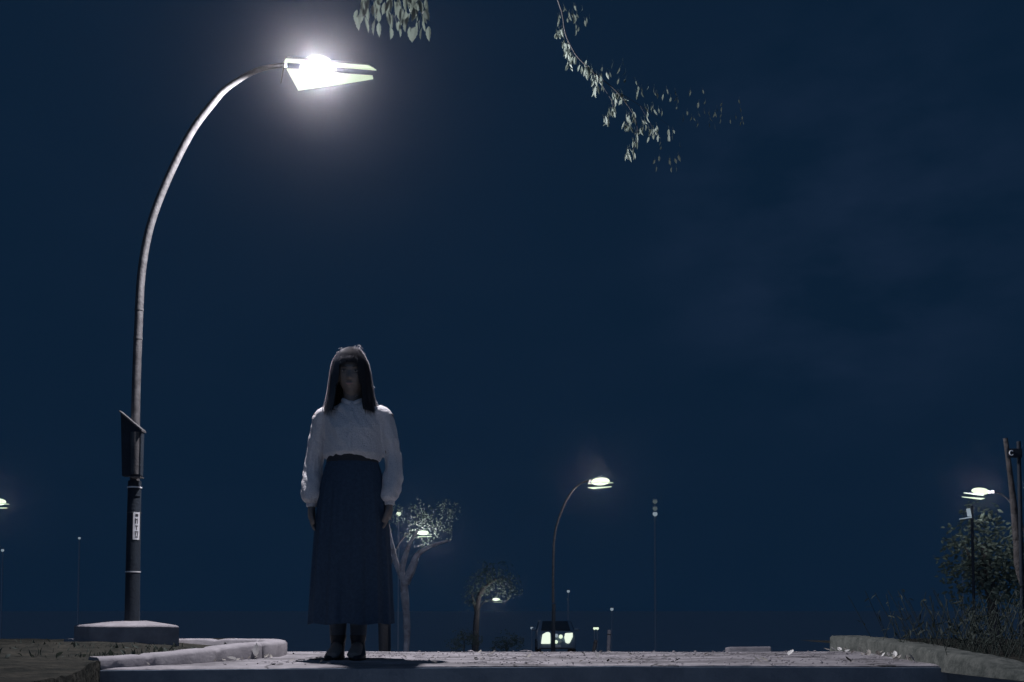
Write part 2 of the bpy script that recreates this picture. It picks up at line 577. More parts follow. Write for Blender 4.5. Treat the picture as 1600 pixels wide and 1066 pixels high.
# right hand kerb wall
k = MB()
rows = []
rp = smoothline([(2.02, 6.35, .085), (2.06, 6.0, .085), (2.03, 5.5, .080), (1.97, 5.0, .074), (1.955, 4.6, .062), (1.98, 4.30, .045), (2.05, 4.0, -.01)], 10)
for i, q in enumerate(rp):
    a = 0.006 * noise.noise(q * 11)
    h = q.z + 0.005 * noise.noise(q * 17)
    rows.append([(q.x + a, q.y, -0.03), (q.x + a + 0.002, q.y, h - 0.012), (q.x + 0.014, q.y, h), (q.x + 0.15, q.y, h + 0.002), (q.x + 0.16, q.y, h - 0.01), (q.x + 0.165, q.y, -0.05)])
k.quadgrid(rows)
tag(k.build('stone_edging', M['wall'], smooth=True), 'low mossy stone edging at the right end of the lit pavement', 'stone edging')
k = MB()
k.quadgrid([[(x, y, 0.02 + 0.02 * noise.noise(Vector((x * 5, y * 5, 1)))) for x in (2.16, 2.5, 3, 3.6, 4.4, 6)] for y in (4.3, 4.8, 5.3, 5.8, 6.3, 6.8, 7.5)], closed=False)
tag(k.build('soil', M['soil']), kind='structure')

# concrete block lying beyond the platform
k = MB()
a, b = W(1138, 1011, 7.6), W(1200, 1010, 7.8)
k.prism([(a.x, 7.6, hfar(0, 7.6)), (b.x, 7.7, hfar(0, 7.6)), (b.x + .02, 8.0, hfar(0, 8)), (a.x + .05, 7.95, hfar(0, 8))], a.z - hfar(0, 7.6))
tag(k.build('kerb_stone', M['kerb'], bevel=0.012), 'short stone block lying just beyond the far edge of the pavement', 'kerb stone')

# lamp plinth: an irregular cast block, a little crowned towards the pole
foot = [W(116, 975, 5.74), W(140, 977, 5.58), W(280, 978, 5.50), W(272, 972, 5.95), W(180, 972, 6.02)]
pc = Vector((W(206, 968, PD).x, PD, 0))
k = MB()


def ring(f, z, dz=0.0):
    out = []
    for i, q in enumerate(foot):
        nx = foot[(i + 1) % 5]
        for t in (0, .25, .5, .75):
            p_ = q.lerp(nx, t)
            v = pc + (Vector((p_.x, p_.y, 0)) - pc) * f
            out.append(Vector((v.x, v.y, z + dz * noise.noise(v * 14))))
    return out


k.quadgrid([ring(1, -.05), ring(1, .05), ring(1.0, .156, .002), ring(.975, .163, .003), ring(.35, .186, .002), ring(.12, .187)])
tag(k.build('concrete_plinth', M['kerb']), 'squat concrete plinth under the tall street lamp', 'plinth')

# weeds along the kerb
wd = MB()
for i in range(620):
    u = R.random()
    if u < 0.45:
        q = R.choice(line[:44])
        x, y = q.x - R.uniform(0.10, 0.32), q.y + R.uniform(0.10, 0.32)
        if x > bankright(y) - 0.1: x = bankright(y) - 0.12
    elif u < 0.8:
        x, y = R.uniform(-2.6, -1.8), R.uniform(5.15, 5.48)
    else:
        x, y = R.uniform(-3.9, -2.0), R.uniform(4.4, 6.5)
    L = R.uniform(0.012, 0.05) * (1.0 if u > 0.45 else 0.8)
    d = Vector((R.uniform(-.7, .7), R.uniform(-.7, .7), 1))
    wd.leaf(Vector((x, y, 0.035)), d, Vector((R.uniform(-1, 1), R.uniform(-1, 1), 0)), L, L * R.choice((0.12, 0.18, 0.5)), 0.5, ser=False)
tag(wd.build('weeds', M['bushleaf'], recalc=False), 'short weeds and grass growing in the soil along the kerb', 'weeds', kind='stuff')


# ------------------------------------------------------------------ street lamp


BASE = Vector((W(206, 968, PD).x, PD, 0.185))


def lampshift(pts):
    return [Vector(q) - BASE for q in pts]


def make_lamp(power):
    t = empty('street_lamp', BASE)
    low = MB()
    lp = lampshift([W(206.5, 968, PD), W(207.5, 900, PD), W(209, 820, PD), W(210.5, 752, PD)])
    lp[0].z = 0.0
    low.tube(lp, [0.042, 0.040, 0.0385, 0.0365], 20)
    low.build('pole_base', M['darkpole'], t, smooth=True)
    up = MB()
    path = smoothline(lampshift([W(210.5, 752, PD), W(211, 690, PD), W(213, 600, PD), W(216, 520, PD), W(221, 428, PD), W(235, 352, 5.74), W(262, 280, 5.73), W(298, 208, 5.71), W(331, 163, 5.69), W(358, 135, 5.68), W(402, 110, 5.66), W(447, 101, LD)]), 8)
    rr = [lerp([(0, 0.0275), (0.15, 0.0245), (0.5, 0.022), (0.7, 0.021), (0.85, 0.016), (1, 0.013)], i / (len(path) - 1)) for i in range(len(path))]
    up.tube(path, rr, 18)
    up.build('pole', M['pole'], t, smooth=True)
    # joints
    for frac in (0.26, 0.31):
        i = int(frac * len(path))
        j = MB()
        j.tube([path[i] , path[i] + (path[i + 1] - path[i]).normalized() * 0.012], rr[i] + 0.0022, 18)
        j.build('joint_ring', M['pole'], t, smooth=True)
    # luminaire: a lid plate, a glass tray that widens towards the left, a globe between
    z0, z1 = 3.235, 3.318
    tray = MB()
    low4 = [WZ(448, 109, z0), WZ(466, 142, z0), WZ(530, 133, z0), WZ(583, 124, z0), WZ(582, 120, z0), WZ(540, 117, z0), WZ(500, 112, z0)]
    tray.prism(lampshift(low4), 0.008)
    tray.build('glass_tray', M['glass'], t)
    lid = MB()
    l4 = [WZ(443.5, 98, z1), WZ(470, 99.5, z1), WZ(530, 106, z1), WZ(588, 110.5, z1), WZ(577, 104, z1), WZ(520, 99, z1), WZ(447, 93, z1)]
    lid.prism(lampshift(l4), 0.006)
    lid.build('lid', M['glass'], t)
    cap = MB()
    c4 = [q + Vector((0, 0, 0.010)) for q in lampshift(l4)]
    mid = sum(c4, Vector()) / len(c4)
    cap.prism([mid + (q - mid) * 0.96 for q in c4], 0.008)
    cap.build('lamp_housing', M['housing'], t, bevel=0.002)
    ec = MB()  # opaque plate added to keep the lamp's light off the arm
    e0, e1 = W(444, 99, LD) - BASE, W(442, 117, LD) - BASE
    ec.prism([e0 + Vector((.030, -.08, 0)), e0 + Vector((-.030, .09, 0)), e1 + Vector((-.034, .10, 0)), e1 + Vector((.026, -.07, 0))], Vector((-.004, -.0015, 0)))
    ec.build('arm_light_block', M['ink'], t)
    cen = (W(497, 110, LD) - BASE)
    gl = MB()
    gl.ellipsoid(cen, (0.110, 0.085, 0.080), 28, 16)
    gl.build('globe', M['bulb'], t, smooth=True)
    ld = bpy.data.lights.new('lamp_light', 'POINT')
    ld.energy = power
    ld.color = (0.96, 0.93, 1.0)
    ld.shadow_soft_size = 0.03
    lo = bpy.data.objects.new('lamp_light', ld)
    COL.objects.link(lo)
    lo.parent = t
    lo.location = cen
    return t


lamp = make_lamp(740)
tag(lamp, 'tall curved lamp post with glaring flat lantern beside the woman', 'street lamp', 'curved street lamps')

# the further lamps are copies without the near lamp's stickers
far = [
    (940, 753, 19.5, 60, 'curved street lamp with lit flat lantern beyond the middle of the pavement'),
    (662, 833, 32.8, 110, 'small street lamp glowing among leaves right of the woman above a forked tree'),
    (776, 937, 51.0, 40, 'farthest street lamp, a low bright oval with faint foliage round it'),
    (1530, 768, 22.0, 35, 'street lamp with tilted glowing lantern at the right edge near the small sign'),
    (-4, 785, 20.0, 35, 'street lamp glaring at the left edge of the photograph, half cut off'),
]
for px, py, D, pw, lab in far:
    c = copy_tree(lamp)
    head = W(px, py, D)
    base = head - (W(512, 112, LD) - BASE)
    if px == 940:
        rz = math.radians(-29)
        c.rotation_euler = (0, 0, rz)
        base = head - Matrix.Rotation(rz, 3, 'Z') @ (W(512, 112, LD) - BASE)
    if px == 1530:
        rm = Matrix.Rotation(math.radians(6), 3, 'Y') @ Matrix.Rotation(PI, 3, 'Z')
        c.rotation_euler = rm.to_euler()
        base = head - rm @ (W(512, 112, LD) - BASE)
    c.location = (base.x, base.y, base.z)
    tag(c, lab)
    zg = hfar(base.x, D)
    c['foot'] = base.z - zg
    for ch in [x for x in bpy.data.objects if x.parent == c]:
        if ch.type == 'LIGHT':
            ch.data = ch.data.copy()
            ch.data.energy = pw
        if ch.name.startswith('pole_base'):
            # reach down to the sloping ground
            ch.scale.z = 1.0
            m2 = MB()
            dz = base.z - zg + 0.05
            m2.tube([(0, 0, -dz), (0, 0, 0.0), (0.017, 0, 0.795)], [0.048, 0.041, 0.0365], 14)
            ch.data = m2.mesh('pole_base')
            ch.data.materials.append(M['darkpole'])
            ch.data.shade_smooth()
        if ch.name.startswith(('globe', 'glass_tray', 'lid')):
            ch.data = ch.data.copy()
            ch.data.materials[0] = M['farglass']
            if ch.name.startswith('globe'):
                cg = W(497, 110, LD) - BASE
                gx, gz = (1.75, 0.95)
                ch.scale = (gx, 1.4, gz)
                ch.location = Vector((cg.x * (1 - gx) + 0.03, cg.y * (1 - 1.4), cg.z * (1 - gz)))
# slanted-top metal box clamped on the near lamp's pole, straps and sticker
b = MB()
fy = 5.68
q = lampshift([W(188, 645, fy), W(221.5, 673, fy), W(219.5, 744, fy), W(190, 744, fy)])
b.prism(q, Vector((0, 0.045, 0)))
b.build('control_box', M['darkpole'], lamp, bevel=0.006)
b = MB()
q = lampshift([W(187, 641.5, fy), W(222.5, 671.5, fy), W(222.5, 674.5, fy), W(187, 644.5, fy)])
b.prism([Vector((v.x, v.y - 0.012, v.z)) for v in q], Vector((0, 0.07, 0)))
b.build('box_lid', M['pole'], lamp)
b = MB()
q = lampshift([W(204, 744.5, fy), W(220, 744.5, fy), W(220, 746.5, fy), W(204, 746.5, fy)])
b.prism([Vector((v.x, v.y - 0.01, v.z)) for v in q], Vector((0, 0.06, 0)))
b.build('box_bracket', M['pole'], lamp)
b = MB()
b.tube(lampshift([W(213, 676, fy + 0.02), W(212.5, 742, fy + 0.02)]), [(0.033, 0.033), (0.030, 0.030)], 20)
b.build('pole_sleeve', M['pole'], lamp, smooth=True)


def strap(py, wpx, r=0.0415):
    c0 = W(lerp([(752, 210.5), (820, 209), (900, 207.5)], py), py, PD) - BASE
    b = MB()
    b.tube([c0, c0 + Vector((0, 0, -wpx / 270))], r, 20)
    return b.build('strap', M['white'] if wpx > 1.5 else M['pole'], lamp, smooth=True)


strap(761, 2.2)
strap(893, 1.6, 0.0425)
strap(801, 1.2, 0.0408)


def on_pole(a, z, r=0.0525):
    return Vector((math.sin(a) * r, -math.cos(a) * r, z))


def pole_patch(name, m, a0, a1, py0, py1, r, off):
    b = MB()
    za, zb = W(0, py0, PD).z - BASE.z, W(0, py1, PD).z - BASE.z
    cx = lambda py: (W(lerp([(752, 210.5), (820, 209), (900, 207.5), (968, 206.5)], py), py, PD) - BASE).x
    rows = []
    for py, z in ((py0, za), (py1, zb)):
        rows.append([on_pole(a0 + (a1 - a0) * i / 8, z, r) + Vector((cx(py), 0, 0)) for i in range(9)])
    b.quadgrid(rows, closed=False)
    return b.build(name, m, lamp, smooth=True)


st = pole_patch('sticker', M['white'], 0.25, 1.25, 801, 844, 0.0407, 0)
# lettering-like dark marks printed down the sticker
for i, (a0, a1, y0, y1) in enumerate(((.55, .95, 804, 808), (.5, .65, 811, 819), (.8, .9, 811, 819), (.5, .9, 812, 813.5), (.55, .95, 822, 823.5), (.7, .8, 823, 829),
                                      (.5, 1.0, 831, 832.5), (.55, .65, 833, 838), (.85, .95, 833, 838), (.55, .95, 839, 840.5))):
    mk = pole_patch('printed_mark', M['ink'], a0, a1, y0, y1, 0.0415, 0)
    mk.parent = st
pole_patch('label_plate', M['darkpole'], 0.5, 1.3, 764, 776, 0.041, 0)

# ------------------------------------------------------------------ person
PXC, PYC = -0.826, 5.07
person_mb = MB()


def zz(py): return H + (950 - py) / 308.7 * (PYC / 5.04)
def xx(px): return (px - 545) / 308.7 * (PYC / 5.04)


# head with face
def facefn(q, p):
    x, y, z = q
    f = max(0.0, -p.y)
    # jaw narrows, chin forward
    if z < 0:
        k_ = 1 - 0.34 * (min(1, -z / 0.115)) ** 1.6
        x *= k_
        y *= 1 - 0.12 * (-z / 0.115)
    # flatten face front
    y = y if y > 0 else y * (1 - 0.05 * f)
    # eye sockets
    for sx in (-1, 1):
        d = math.hypot((x - sx * 0.030) / 0.017, (z - 0.004) / 0.011)
        if y < 0: y += 0.009 * math.exp(-d * d)
    # brow, nose, lips, chin
    if y < 0:
        y -= 0.004 * math.exp(-((z - 0.022) / 0.008) ** 2) * math.exp(-(x / 0.045) ** 2)
        nz = max(0, min(1, (0.005 - z) / 0.035)) if z < 0.005 else 0
        if z > -0.040: y -= (0.020 * nz) * math.exp(-(x / (0.006 + 0.008 * nz)) ** 2)
        y -= 0.006 * math.exp(-((z + 0.058) / 0.005) ** 2 - (x / 0.02) ** 2)
        y -= 0.006 * math.exp(-((z + 0.070) / 0.006) ** 2 - (x / 0.017) ** 2)
        y += 0.004 * math.exp(-((z + 0.0635) / 0.002) ** 2 - (x / 0.022) ** 2)
        y -= 0.008 * math.exp(-((z + 0.098) / 0.012) ** 2 - (x / 0.02) ** 2)
    return Vector((x, y, z))


HC = Vector((xx(547), -0.012, 1.457))
person_mb.ellipsoid(HC, (0.073, 0.088, 0.118), 96, 96, facefn)
for sx in (-1, 1):                                            # ears
    person_mb.ellipsoid(HC + Vector((sx * 0.073, 0.012, -0.01)), (0.007, 0.015, 0.028), 14, 10)
person_mb.tube([HC + Vector((0, 0.02, -0.06)), HC + Vector((0, 0.022, -0.12)), HC + Vector((0, 0.03, -0.17)), HC + Vector((0, 0.035, -0.22))], [(0.05, 0.052), (0.046, 0.05), (0.05, 0.055), (0.09, 0.07)], 28)
# trunk
tr = [(1.315, .05, .05), (1.295, .10, .065), (1.27, .150, .080), (1.22, .155, .092), (1.15, .140, .100), (1.08, .125, .095), (1.02, .115, .088), (0.95, .135, .100), (0.88, .155, .11), (0.80, .150, .105), (0.74, .12, .09)]
person_mb.quadgrid([[(xx(547) + a * math.cos(2 * PI * k_ / 32), 0.02 + b_ * math.sin(2 * PI * k_ / 32), z) for k_ in range(32)] for z, a, b_ in tr])
# arms: shoulder, elbow, wrist
ARM = {}
for sx, sh, el, wr in ((-1, (xx(499), 0.02, 1.255), (xx(486), 0.045, 1.01), (xx(484.5), -0.005, 0.785)),
                       (1, (xx(597), 0.02, 1.255), (xx(609), 0.045, 1.01), (xx(606.5), -0.005, 0.795))):
    sh, el, wr = Vector(sh), Vector(el), Vector(wr)
    ARM[sx] = (sh, el, wr)
    pts = [sh, sh.lerp(el, .5), el, el.lerp(wr, .4), wr]
    person_mb.tube(pts, [0.045, 0.040, 0.033, 0.032, (0.024, 0.018)], 20)
    # hand: palm facing the thigh, fingers relaxed and slightly curled
    palm0 = wr
    palm1 = wr + Vector((-sx * 0.004, -0.012, -0.078))
    person_mb.tube([palm0, wr.lerp(palm1, .35), wr.lerp(palm1, .75), palm1], [(0.017, 0.024), (0.019, 0.033), (0.018, 0.038), (0.013, 0.036)], 18)
    for fi, (oy, L, rad) in enumerate(((-0.030, 0.066, .0085), (-0.010, 0.074, .0088), (0.010, 0.070, .0085), (0.029, 0.055, .0075))):
        a0 = palm1 + Vector((0, oy, 0.010))
        curl = 0.25 + 0.12 * fi
        p1 = a0 + Vector((-sx * 0.03 * curl * 1.0, oy * 0.16, -L * 0.46))
        p2 = p1 + Vector((-sx * L * 0.30 * curl * 1.6, oy * 0.05, -L * 0.30))
        p3 = p2 + Vector((-sx * L * 0.24 * curl * 2.2, 0, -L * 0.20))
        person_mb.tube([a0 + Vector((0, 0, .018)), a0, p1, p2, p3], [rad, rad, rad * 0.95, rad * 0.88, rad * 0.62], 12)
    t0 = wr + Vector((0, -0.022, -0.022))
    t1 = t0 + Vector((-sx * 0.006, -0.026, -0.026))
    t2 = t1 + Vector((-sx * 0.010, -0.010, -0.030))
    t3 = t2 + Vector((-sx * 0.010, 0.000, -0.022))
    person_mb.tube([t0, t1, t2, t3], [0.013, 0.0115, 0.0095, 0.007], 12)
# legs
for sx, fx in ((-1, xx(526.5)), (1, xx(558.5))):
    person_mb.tube([(sx * 0.075 + 0.006, 0.02, 0.80), (sx * 0.07, 0.015, 0.62), (fx + sx * 0.008, 0.01, 0.45), (fx + sx * 0.004, 0.02, 0.33), (fx, 0.015, 0.17), (fx, 0.01, 0.10)],
                   [(0.08, 0.085), (0.066, 0.07), (0.05, 0.055), (0.047, 0.052), (0.034, 0.038), (0.033, 0.037)], 24)
    person_mb.tube([(fx, 0.03, 0.055), (fx, -0.01, 0.06), (fx, -0.07, 0.045), (fx, -0.13, 0.03), (fx, -0.155, 0.028)], [(0.026, 0.035), (0.03, 0.04), (0.034, 0.028), (0.036, 0.02), (0.024, 0.014)], 20)
person = person_mb.build('person', M['skin'])
remesh(person, 0.0034, 3, 0.5)
person.location = (PXC, PYC, 0)
tag(person, 'woman with long straight hair, white blouse and long dark skirt, standing still facing the camera', 'person')

# eyes, lips
for sx in (-1, 1):
    e = MB()
    e.ellipsoid(HC + Vector((sx * 0.030, -0.0705, 0.003)), (0.0125, 0.010, 0.0065), 16, 10)
    e.build('eye', M['eye'], person, smooth=True)
    e = MB()
    e.ellipsoid(HC + Vector((sx * 0.030, -0.0795, 0.003)), (0.0055, 0.003, 0.0055), 14, 8)
    e.build('iris', M['ink'], person, smooth=True)
    e = MB()
    e.tube([HC + Vector((sx * 0.014, -0.086, 0.019)), HC + Vector((sx * 0.028, -0.083, 0.024)), HC + Vector((sx * 0.045, -0.073, 0.020))], [0.0015, 0.0025, 0.001], 8)
    e.build('eyebrow', M['hairbase'], person, smooth=True)
e = MB()
e.ellipsoid(HC + Vector((0, -0.0845, -0.0640)), (0.019, 0.005, 0.0055), 20, 10)
e.build('lips', M['lip'], person, smooth=True)

# hair -------------------------------------------------------------
A_L = [(1.20, .150), (1.262, .140), (1.30, .132), (1.36, .121), (1.42, .115), (1.47, .108), (1.52, .099), (1.555, .082), (1.58, .060), (1.597, .030), (1.602, 0.004)]
A_R = [(1.20, .142), (1.262, .134), (1.30, .120), (1.36, .109), (1.42, .102), (1.47, .094), (1.52, .083), (1.555, .066), (1.58, .050), (1.597, .028), (1.602, 0.004)]
B_F = [(1.20, .120), (1.262, .115), (1.30, .106), (1.36, .096), (1.42, .103), (1.47, .107), (1.52, .102), (1.555, .085), (1.58, .060), (1.597, .028), (1.602, .004)]
B_B = [(1.20, .100), (1.262, .103), (1.30, .103), (1.36, .104), (1.42, .112), (1.47, .114), (1.52, .106), (1.555, .088), (1.58, .062), (1.597, .028), (1.602, .004)]
HX = xx(546)


def hp(th, z, k_=1.0):
    """th = 0 at the front, going round"""
    sx, cy = math.sin(th), math.cos(th)
    a = lerp(A_R if sx > 0 else A_L, z) * k_
    b_ = lerp(B_F if cy > 0 else B_B, z) * k_
    return Vector((HX + a * sx, -b_ * cy, z))


def hair_end(th):
    t = abs(math.atan2(math.sin(th), math.cos(th)))
    if t < 0.50: return 1.495 + 0.012 * math.cos(t * 3)
    if t < 0.64: return 1.40
    if t < 1.3: return 1.262
    return 1.235


hb_ = MB()
nth = 72
for half in (-1, 1):                                          # curtain from the temples round to the back, both sides meeting at the nape
    rows = []
    for i in range(nth // 2 + 1):
        th = half * (0.60 + (PI - 0.60) * i / (nth // 2))
        rows.append([hp(th, 1.602 - (1.602 - hair_end(th if abs(th) > .62 else .7 * half)) * (j / 26) ** 1.35, 0.97) for j in range(27)])
    hb_.quadgrid(rows, closed=False)
rows = []
for i in range(19):
    th = -0.62 + 1.24 * i / 18
    rows.append([hp(th, 1.602 - (1.602 - 1.500) * (j / 14) ** 1.35, 0.97) for j in range(15)])
hb_.quadgrid(rows, closed=False)
hair = hb_.build('hair', M['hairbase'], person, smooth=True)
sl = MB()
fz = MB()
for i in range(2800):
    th = R.uniform(-PI, PI)
    if i % 5 == 0: th = R.choice((-1, 1)) * R.uniform(1.38, PI)          # pale loose hair put at sides and back to imitate rim light
    end = hair_end(th) + R.uniform(-0.012, 0.01) - (0.022 * abs(noise.noise(Vector((th * 7, 3, 0)))) + (R.uniform(0, .02) if R.random() < .2 else 0)) * (1 if hair_end(th) < 1.3 else .35)
    k0 = R.uniform(0.975, 1.018) + 0.022 * noise.noise(Vector((th * 5, 8, 1))) if i % 5 else R.uniform(1.005, 1.05)
    fly = R.random() < 0.07
    n_ = 16
    pts = []
    ph = R.uniform(0, 6)
    wv = R.uniform(0.0, 0.010)
    th0 = th + R.uniform(-.25, .25) * (1 if i % 5 else .1)
    for j in range(n_):
        t = j / (n_ - 1)
        z = 1.602 - (1.602 - end) * t ** 1.35
        tt = th0 + (th - th0) * min(1, t * 2.5) + wv * math.sin(ph + t * 9)
        kk = k0 + (0.004 * math.sin(ph * 2 + t * 12))
        if fly: kk += 0.11 * max(0, t - 0.45) * R.uniform(0.6, 1.2)
        q_ = hp(tt, z, kk)
        if fly and t > .85: q_ += Vector((R.uniform(-.008, .008), R.uniform(-.005, .005), 0.006))
        pts.append(q_)
    r0 = R.uniform(0.0006, 0.0013) * (1 if i % 5 else 1.25)
    (sl if i % 5 else fz).tube(pts, [r0] * (n_ - 3) + [r0 * .8, r0 * .6, r0 * .3], 3, cap=False)
# stray hairs standing off the crown and the tips
for i in range(34):
    th = R.uniform(-PI, PI)
    z = R.choice((R.uniform(1.575, 1.590), R.uniform(1.28, 1.42)))
    p0 = hp(th, z, 0.98)
    out = (p0 - Vector((HX, 0, z - 0.03))).normalized()
    L = R.uniform(0.006, 0.019)
    p1 = p0 + out * L * .6 + Vector((R.uniform(-.01, .01), 0, R.uniform(-.002, .01)))
    p2 = p1 + out * L * .4 + Vector((R.uniform(-.014, .014), R.uniform(-.01, .01), R.uniform(-.012, .004)))
    fz.tube(smoothline([p0, p1, p2], 3), 0.0005, 3, cap=False)
so = sl.build('hair_strands', M['hair'], hair, smooth=True, recalc=False)
fz.build('loose_rim_hair', M['rimhair'], hair, smooth=True, recalc=False)

# blouse -----------------------------------------------------------
bl = MB()
bt = [(1.318, .062, .062, .0), (1.303, .095, .075, .0), (1.288, .135, .085, .0), (1.262, .160, .094, .0), (1.22, .158, .106, .0), (1.17, .150, .117, .0), (1.12, .146, .120, .0),
      (1.075, .148, .122, .0), (1.048, .150, .124, .0), (1.028, .143, .116, .0), (1.012, .134, .104, .0)]
rows = []
for z, a, b_, _ in bt:
    row = []
    for k_ in range(64):
        t = 2 * PI * k_ / 64
        gx = 1 + 0.012 * math.sin(t * 17 + z * 4) * (1.0 if z < 1.1 else 0.2)
        front = max(0, -math.sin(t))
        zc = z + (0.018 * front ** 2 if z < 1.03 else 0.0)
        bust = 0.016 * math.exp(-((z - 1.165) / .05) ** 2) * front * (math.exp(-((math.cos(t) - .45) / .3) ** 2) + math.exp(-((math.cos(t) + .45) / .3) ** 2))
        row.append((xx(549) + a * gx * math.cos(t), 0.022 + (b_ * gx + bust) * math.sin(t), zc))
    rows.append(row)
bl.quadgrid(rows)
for sx in (-1, 1):
    sh, el, wr = ARM[sx]
    top = Vector((xx(549) + sx * 0.120, 0.02, 1.262))
    o1 = Vector((sx * 0.004, 0, 0))
    pts = smoothline([top, sh + Vector((sx * -0.002, 0, -0.015)), sh.lerp(el, .45) + o1, el + o1 + Vector((0, 0, 0)), el.lerp(wr, .5) + o1 * 1.5, wr + Vector((sx * 0.001, 0, .045)), wr + Vector((0, 0, 0.012))], 6)
    rr = [lerp([(0, 0.050), (.17, 0.055), (.33, 0.053), (.5, 0.053), (.68, 0.060), (.80, 0.061), (.90, 0.052), (.97, .034), (1, 0.029)], i / (len(pts) - 1)) for i in range(len(pts))]
    rows = []
    for i, (q, r) in enumerate(zip(pts, rr)):
        t_ = (pts[min(i + 1, len(pts) - 1)] - pts[max(i - 1, 0)]).normalized()
        u = Vector((1, 0, 0)) - t_ * t_.x
        if u.length < .3: u = Vector((0, 0, 1)) - t_ * t_.z
        u.normalize()
        v = t_.cross(u)
        row = []
        for k_ in range(40):
            a = 2 * PI * k_ / 40
            f = 1 + 0.03 * noise.noise(Vector((math.cos(a) * 1.4, math.sin(a) * 1.4 + sx * 3, q.z * 16))) + (0.035 * math.sin(a * 11) if i / len(pts) > .82 else 0)
            row.append(q + u * math.cos(a) * r * f * 0.86 + v * math.sin(a) * r * f)
        rows.append(row)
    bl.quadgrid(rows)
blouse = bl.build('blouse', M['blouse'], person)
remesh(blouse, 0.0042, 3, 0.5)
nrms = [v.normal.copy() for v in blouse.data.vertices]
for v, vn in zip(blouse.data.vertices, nrms):
    c = v.co
    d = 0.0065 * noise.noise(Vector((c.x * 15, c.y * 10, c.z * 9))) + 0.0055 * noise.noise(Vector((c.x * 30 + c.z * 22, c.y * 12, c.z * 9 + 5)))
    d += 0.0035 * noise.noise(Vector((c.x * 60, c.y * 30, c.z * 12 + 3))) * max(0, min(1, (1.12 - c.z) / .08))
    v.co = c + vn * d
for sx in (-1, 1):
    sh, el, wr = ARM[sx]
    cf = MB()
    cf.tube([wr + Vector((0, 0, 0.020)), wr + Vector((0, 0, 0.010)), wr + Vector((0, -.001, -0.006)), wr + Vector((0, -.001, -0.009))], [(.028, .032), (.0275, .0315), (.0265, .030), (.024, .028)], 28)
    cf.build('cuff', M['blouse'], blouse, smooth=True)
cl = MB()
for sx in (-1, 1):
    pts = [Vector((xx(549) + sx * 0.008, -0.052, 1.298)), Vector((xx(549) + sx * 0.035, -0.045, 1.312)), Vector((xx(549) + sx * 0.058, -0.01, 1.328)), Vector((xx(549) + sx * 0.05, 0.04, 1.335)), Vector((xx(549), 0.07, 1.338))]
    cl.tube(smoothline(pts, 4), [(0.005, 0.012)] * 17, 10)
cl.build('collar', M['blouse'], blouse, smooth=True)
pk = MB()
fy_ = []
for z in (1.285, 1.25, 1.21, 1.17, 1.13, 1.09, 1.06, 1.045):
    b_ = lerp([(a_[0], a_[2]) for a_ in sorted(bt)], z)
    fy_.append(Vector((xx(549), 0.022 - b_ - 0.002 + (0.012 if z > 1.27 else 0), z)))
pk.tube(smoothline(fy_, 3), [(0.011, 0.0028)] * 22, 8)
pk.build('placket', M['blouse'], blouse, smooth=True)
for z in (1.255, 1.20, 1.145, 1.09):
    b_ = lerp([(a_[0], a_[2]) for a_ in sorted(bt)], z)
    bb = MB()
    bb.ellipsoid((xx(549), 0.022 - b_ - 0.006, z), (0.0055, 0.003, 0.0055), 12, 6)
    bb.build('button', M['white'], blouse, smooth=True)

# skirt ------------------------------------------------------------
sk = MB()
rows = []
stab = [(1.030, .128, .100), (1.010, .131, .104), (0.98, .142, .112), (0.93, .156, .125), (0.86, .168, .14), (0.76, .180, .155), (0.64, .189, .168), (0.50, .197, .18), (0.36, .204, .19), (0.24, .210, .198), (0.182, .213, .202)]
for z in [1.03 - (1.03 - .182) * i / 48 for i in range(49)]:
    a = lerp(sorted([(q_[0], q_[1]) for q_ in stab]), z)
    b_ = lerp(sorted([(q_[0], q_[2]) for q_ in stab]), z)
    row = []
    dn = (1.03 - z) / .85
    for k_ in range(220):
        t = 2 * PI * k_ / 220
        pl = 0.052 * min(1, dn * 1.4) * math.sin(t * 13 + 1.2 * math.sin(t * 2) + 0.5 * noise.noise(Vector((z * 2, t, 0))))
        pl += 0.03 * dn * math.sin(t * 5 + 1)
        pl += 0.012 * math.sin(t * 31) * min(1, dn * 3)
        row.append((xx(547 - 1 * dn) + a * (1 + pl * (0.5 + .5 * abs(math.sin(t)))) * math.cos(t), 0.02 + b_ * (1 + pl) * math.sin(t), z + (0.004 * math.sin(t * 7) if dn > .99 else 0) + (0.016 * max(0, -math.sin(t)) ** 2 if dn < .02 else 0)))
    rows.append(row)
inner = [[(x * 0.975 + xx(546) * 0.025, 0.02 + (y - .02) * 0.975, z + .002) for x, y, z in rows[i]] for i in (48, 40)]
sk.quadgrid(rows + inner, cap=False)
skirt = sk.build('skirt', M['skirt'], person, smooth=True, recalc=False)
wb = MB()
rows = []
for z, dr in ((1.030, .004), (1.046, .004), (1.046, -.004)):
    rows.append([(xx(547) + (.129 + dr) * math.cos(2 * PI * k_ / 60), 0.02 + (.102 + dr) * math.sin(2 * PI * k_ / 60), z - 0.012 + 0.016 * max(0, -math.sin(2 * PI * k_ / 60)) ** 2) for k_ in range(60)])
rows.insert(0, [(x, y, z - .03) for x, y, z in rows[0]])
wb.quadgrid(rows, cap=False)
wb.build('waistband', M['ink'], skirt, smooth=True)

for sx, fx in ((-1, xx(526.5)), (1, xx(558.5))):
    tg = MB()
    tg.tube(smoothline([(fx + sx * 0.004, 0.02, 0.33), (fx, 0.017, 0.25), (fx, 0.015, 0.17), (fx, 0.01, 0.105)], 4), [(lerp([(0, .051), (6, .045), (12, .0385)], i_), lerp([(0, .056), (6, .049), (12, .0425)], i_)) for i_ in range(13)], 24)
    tg.build('tights', M['tights'], person, smooth=True)

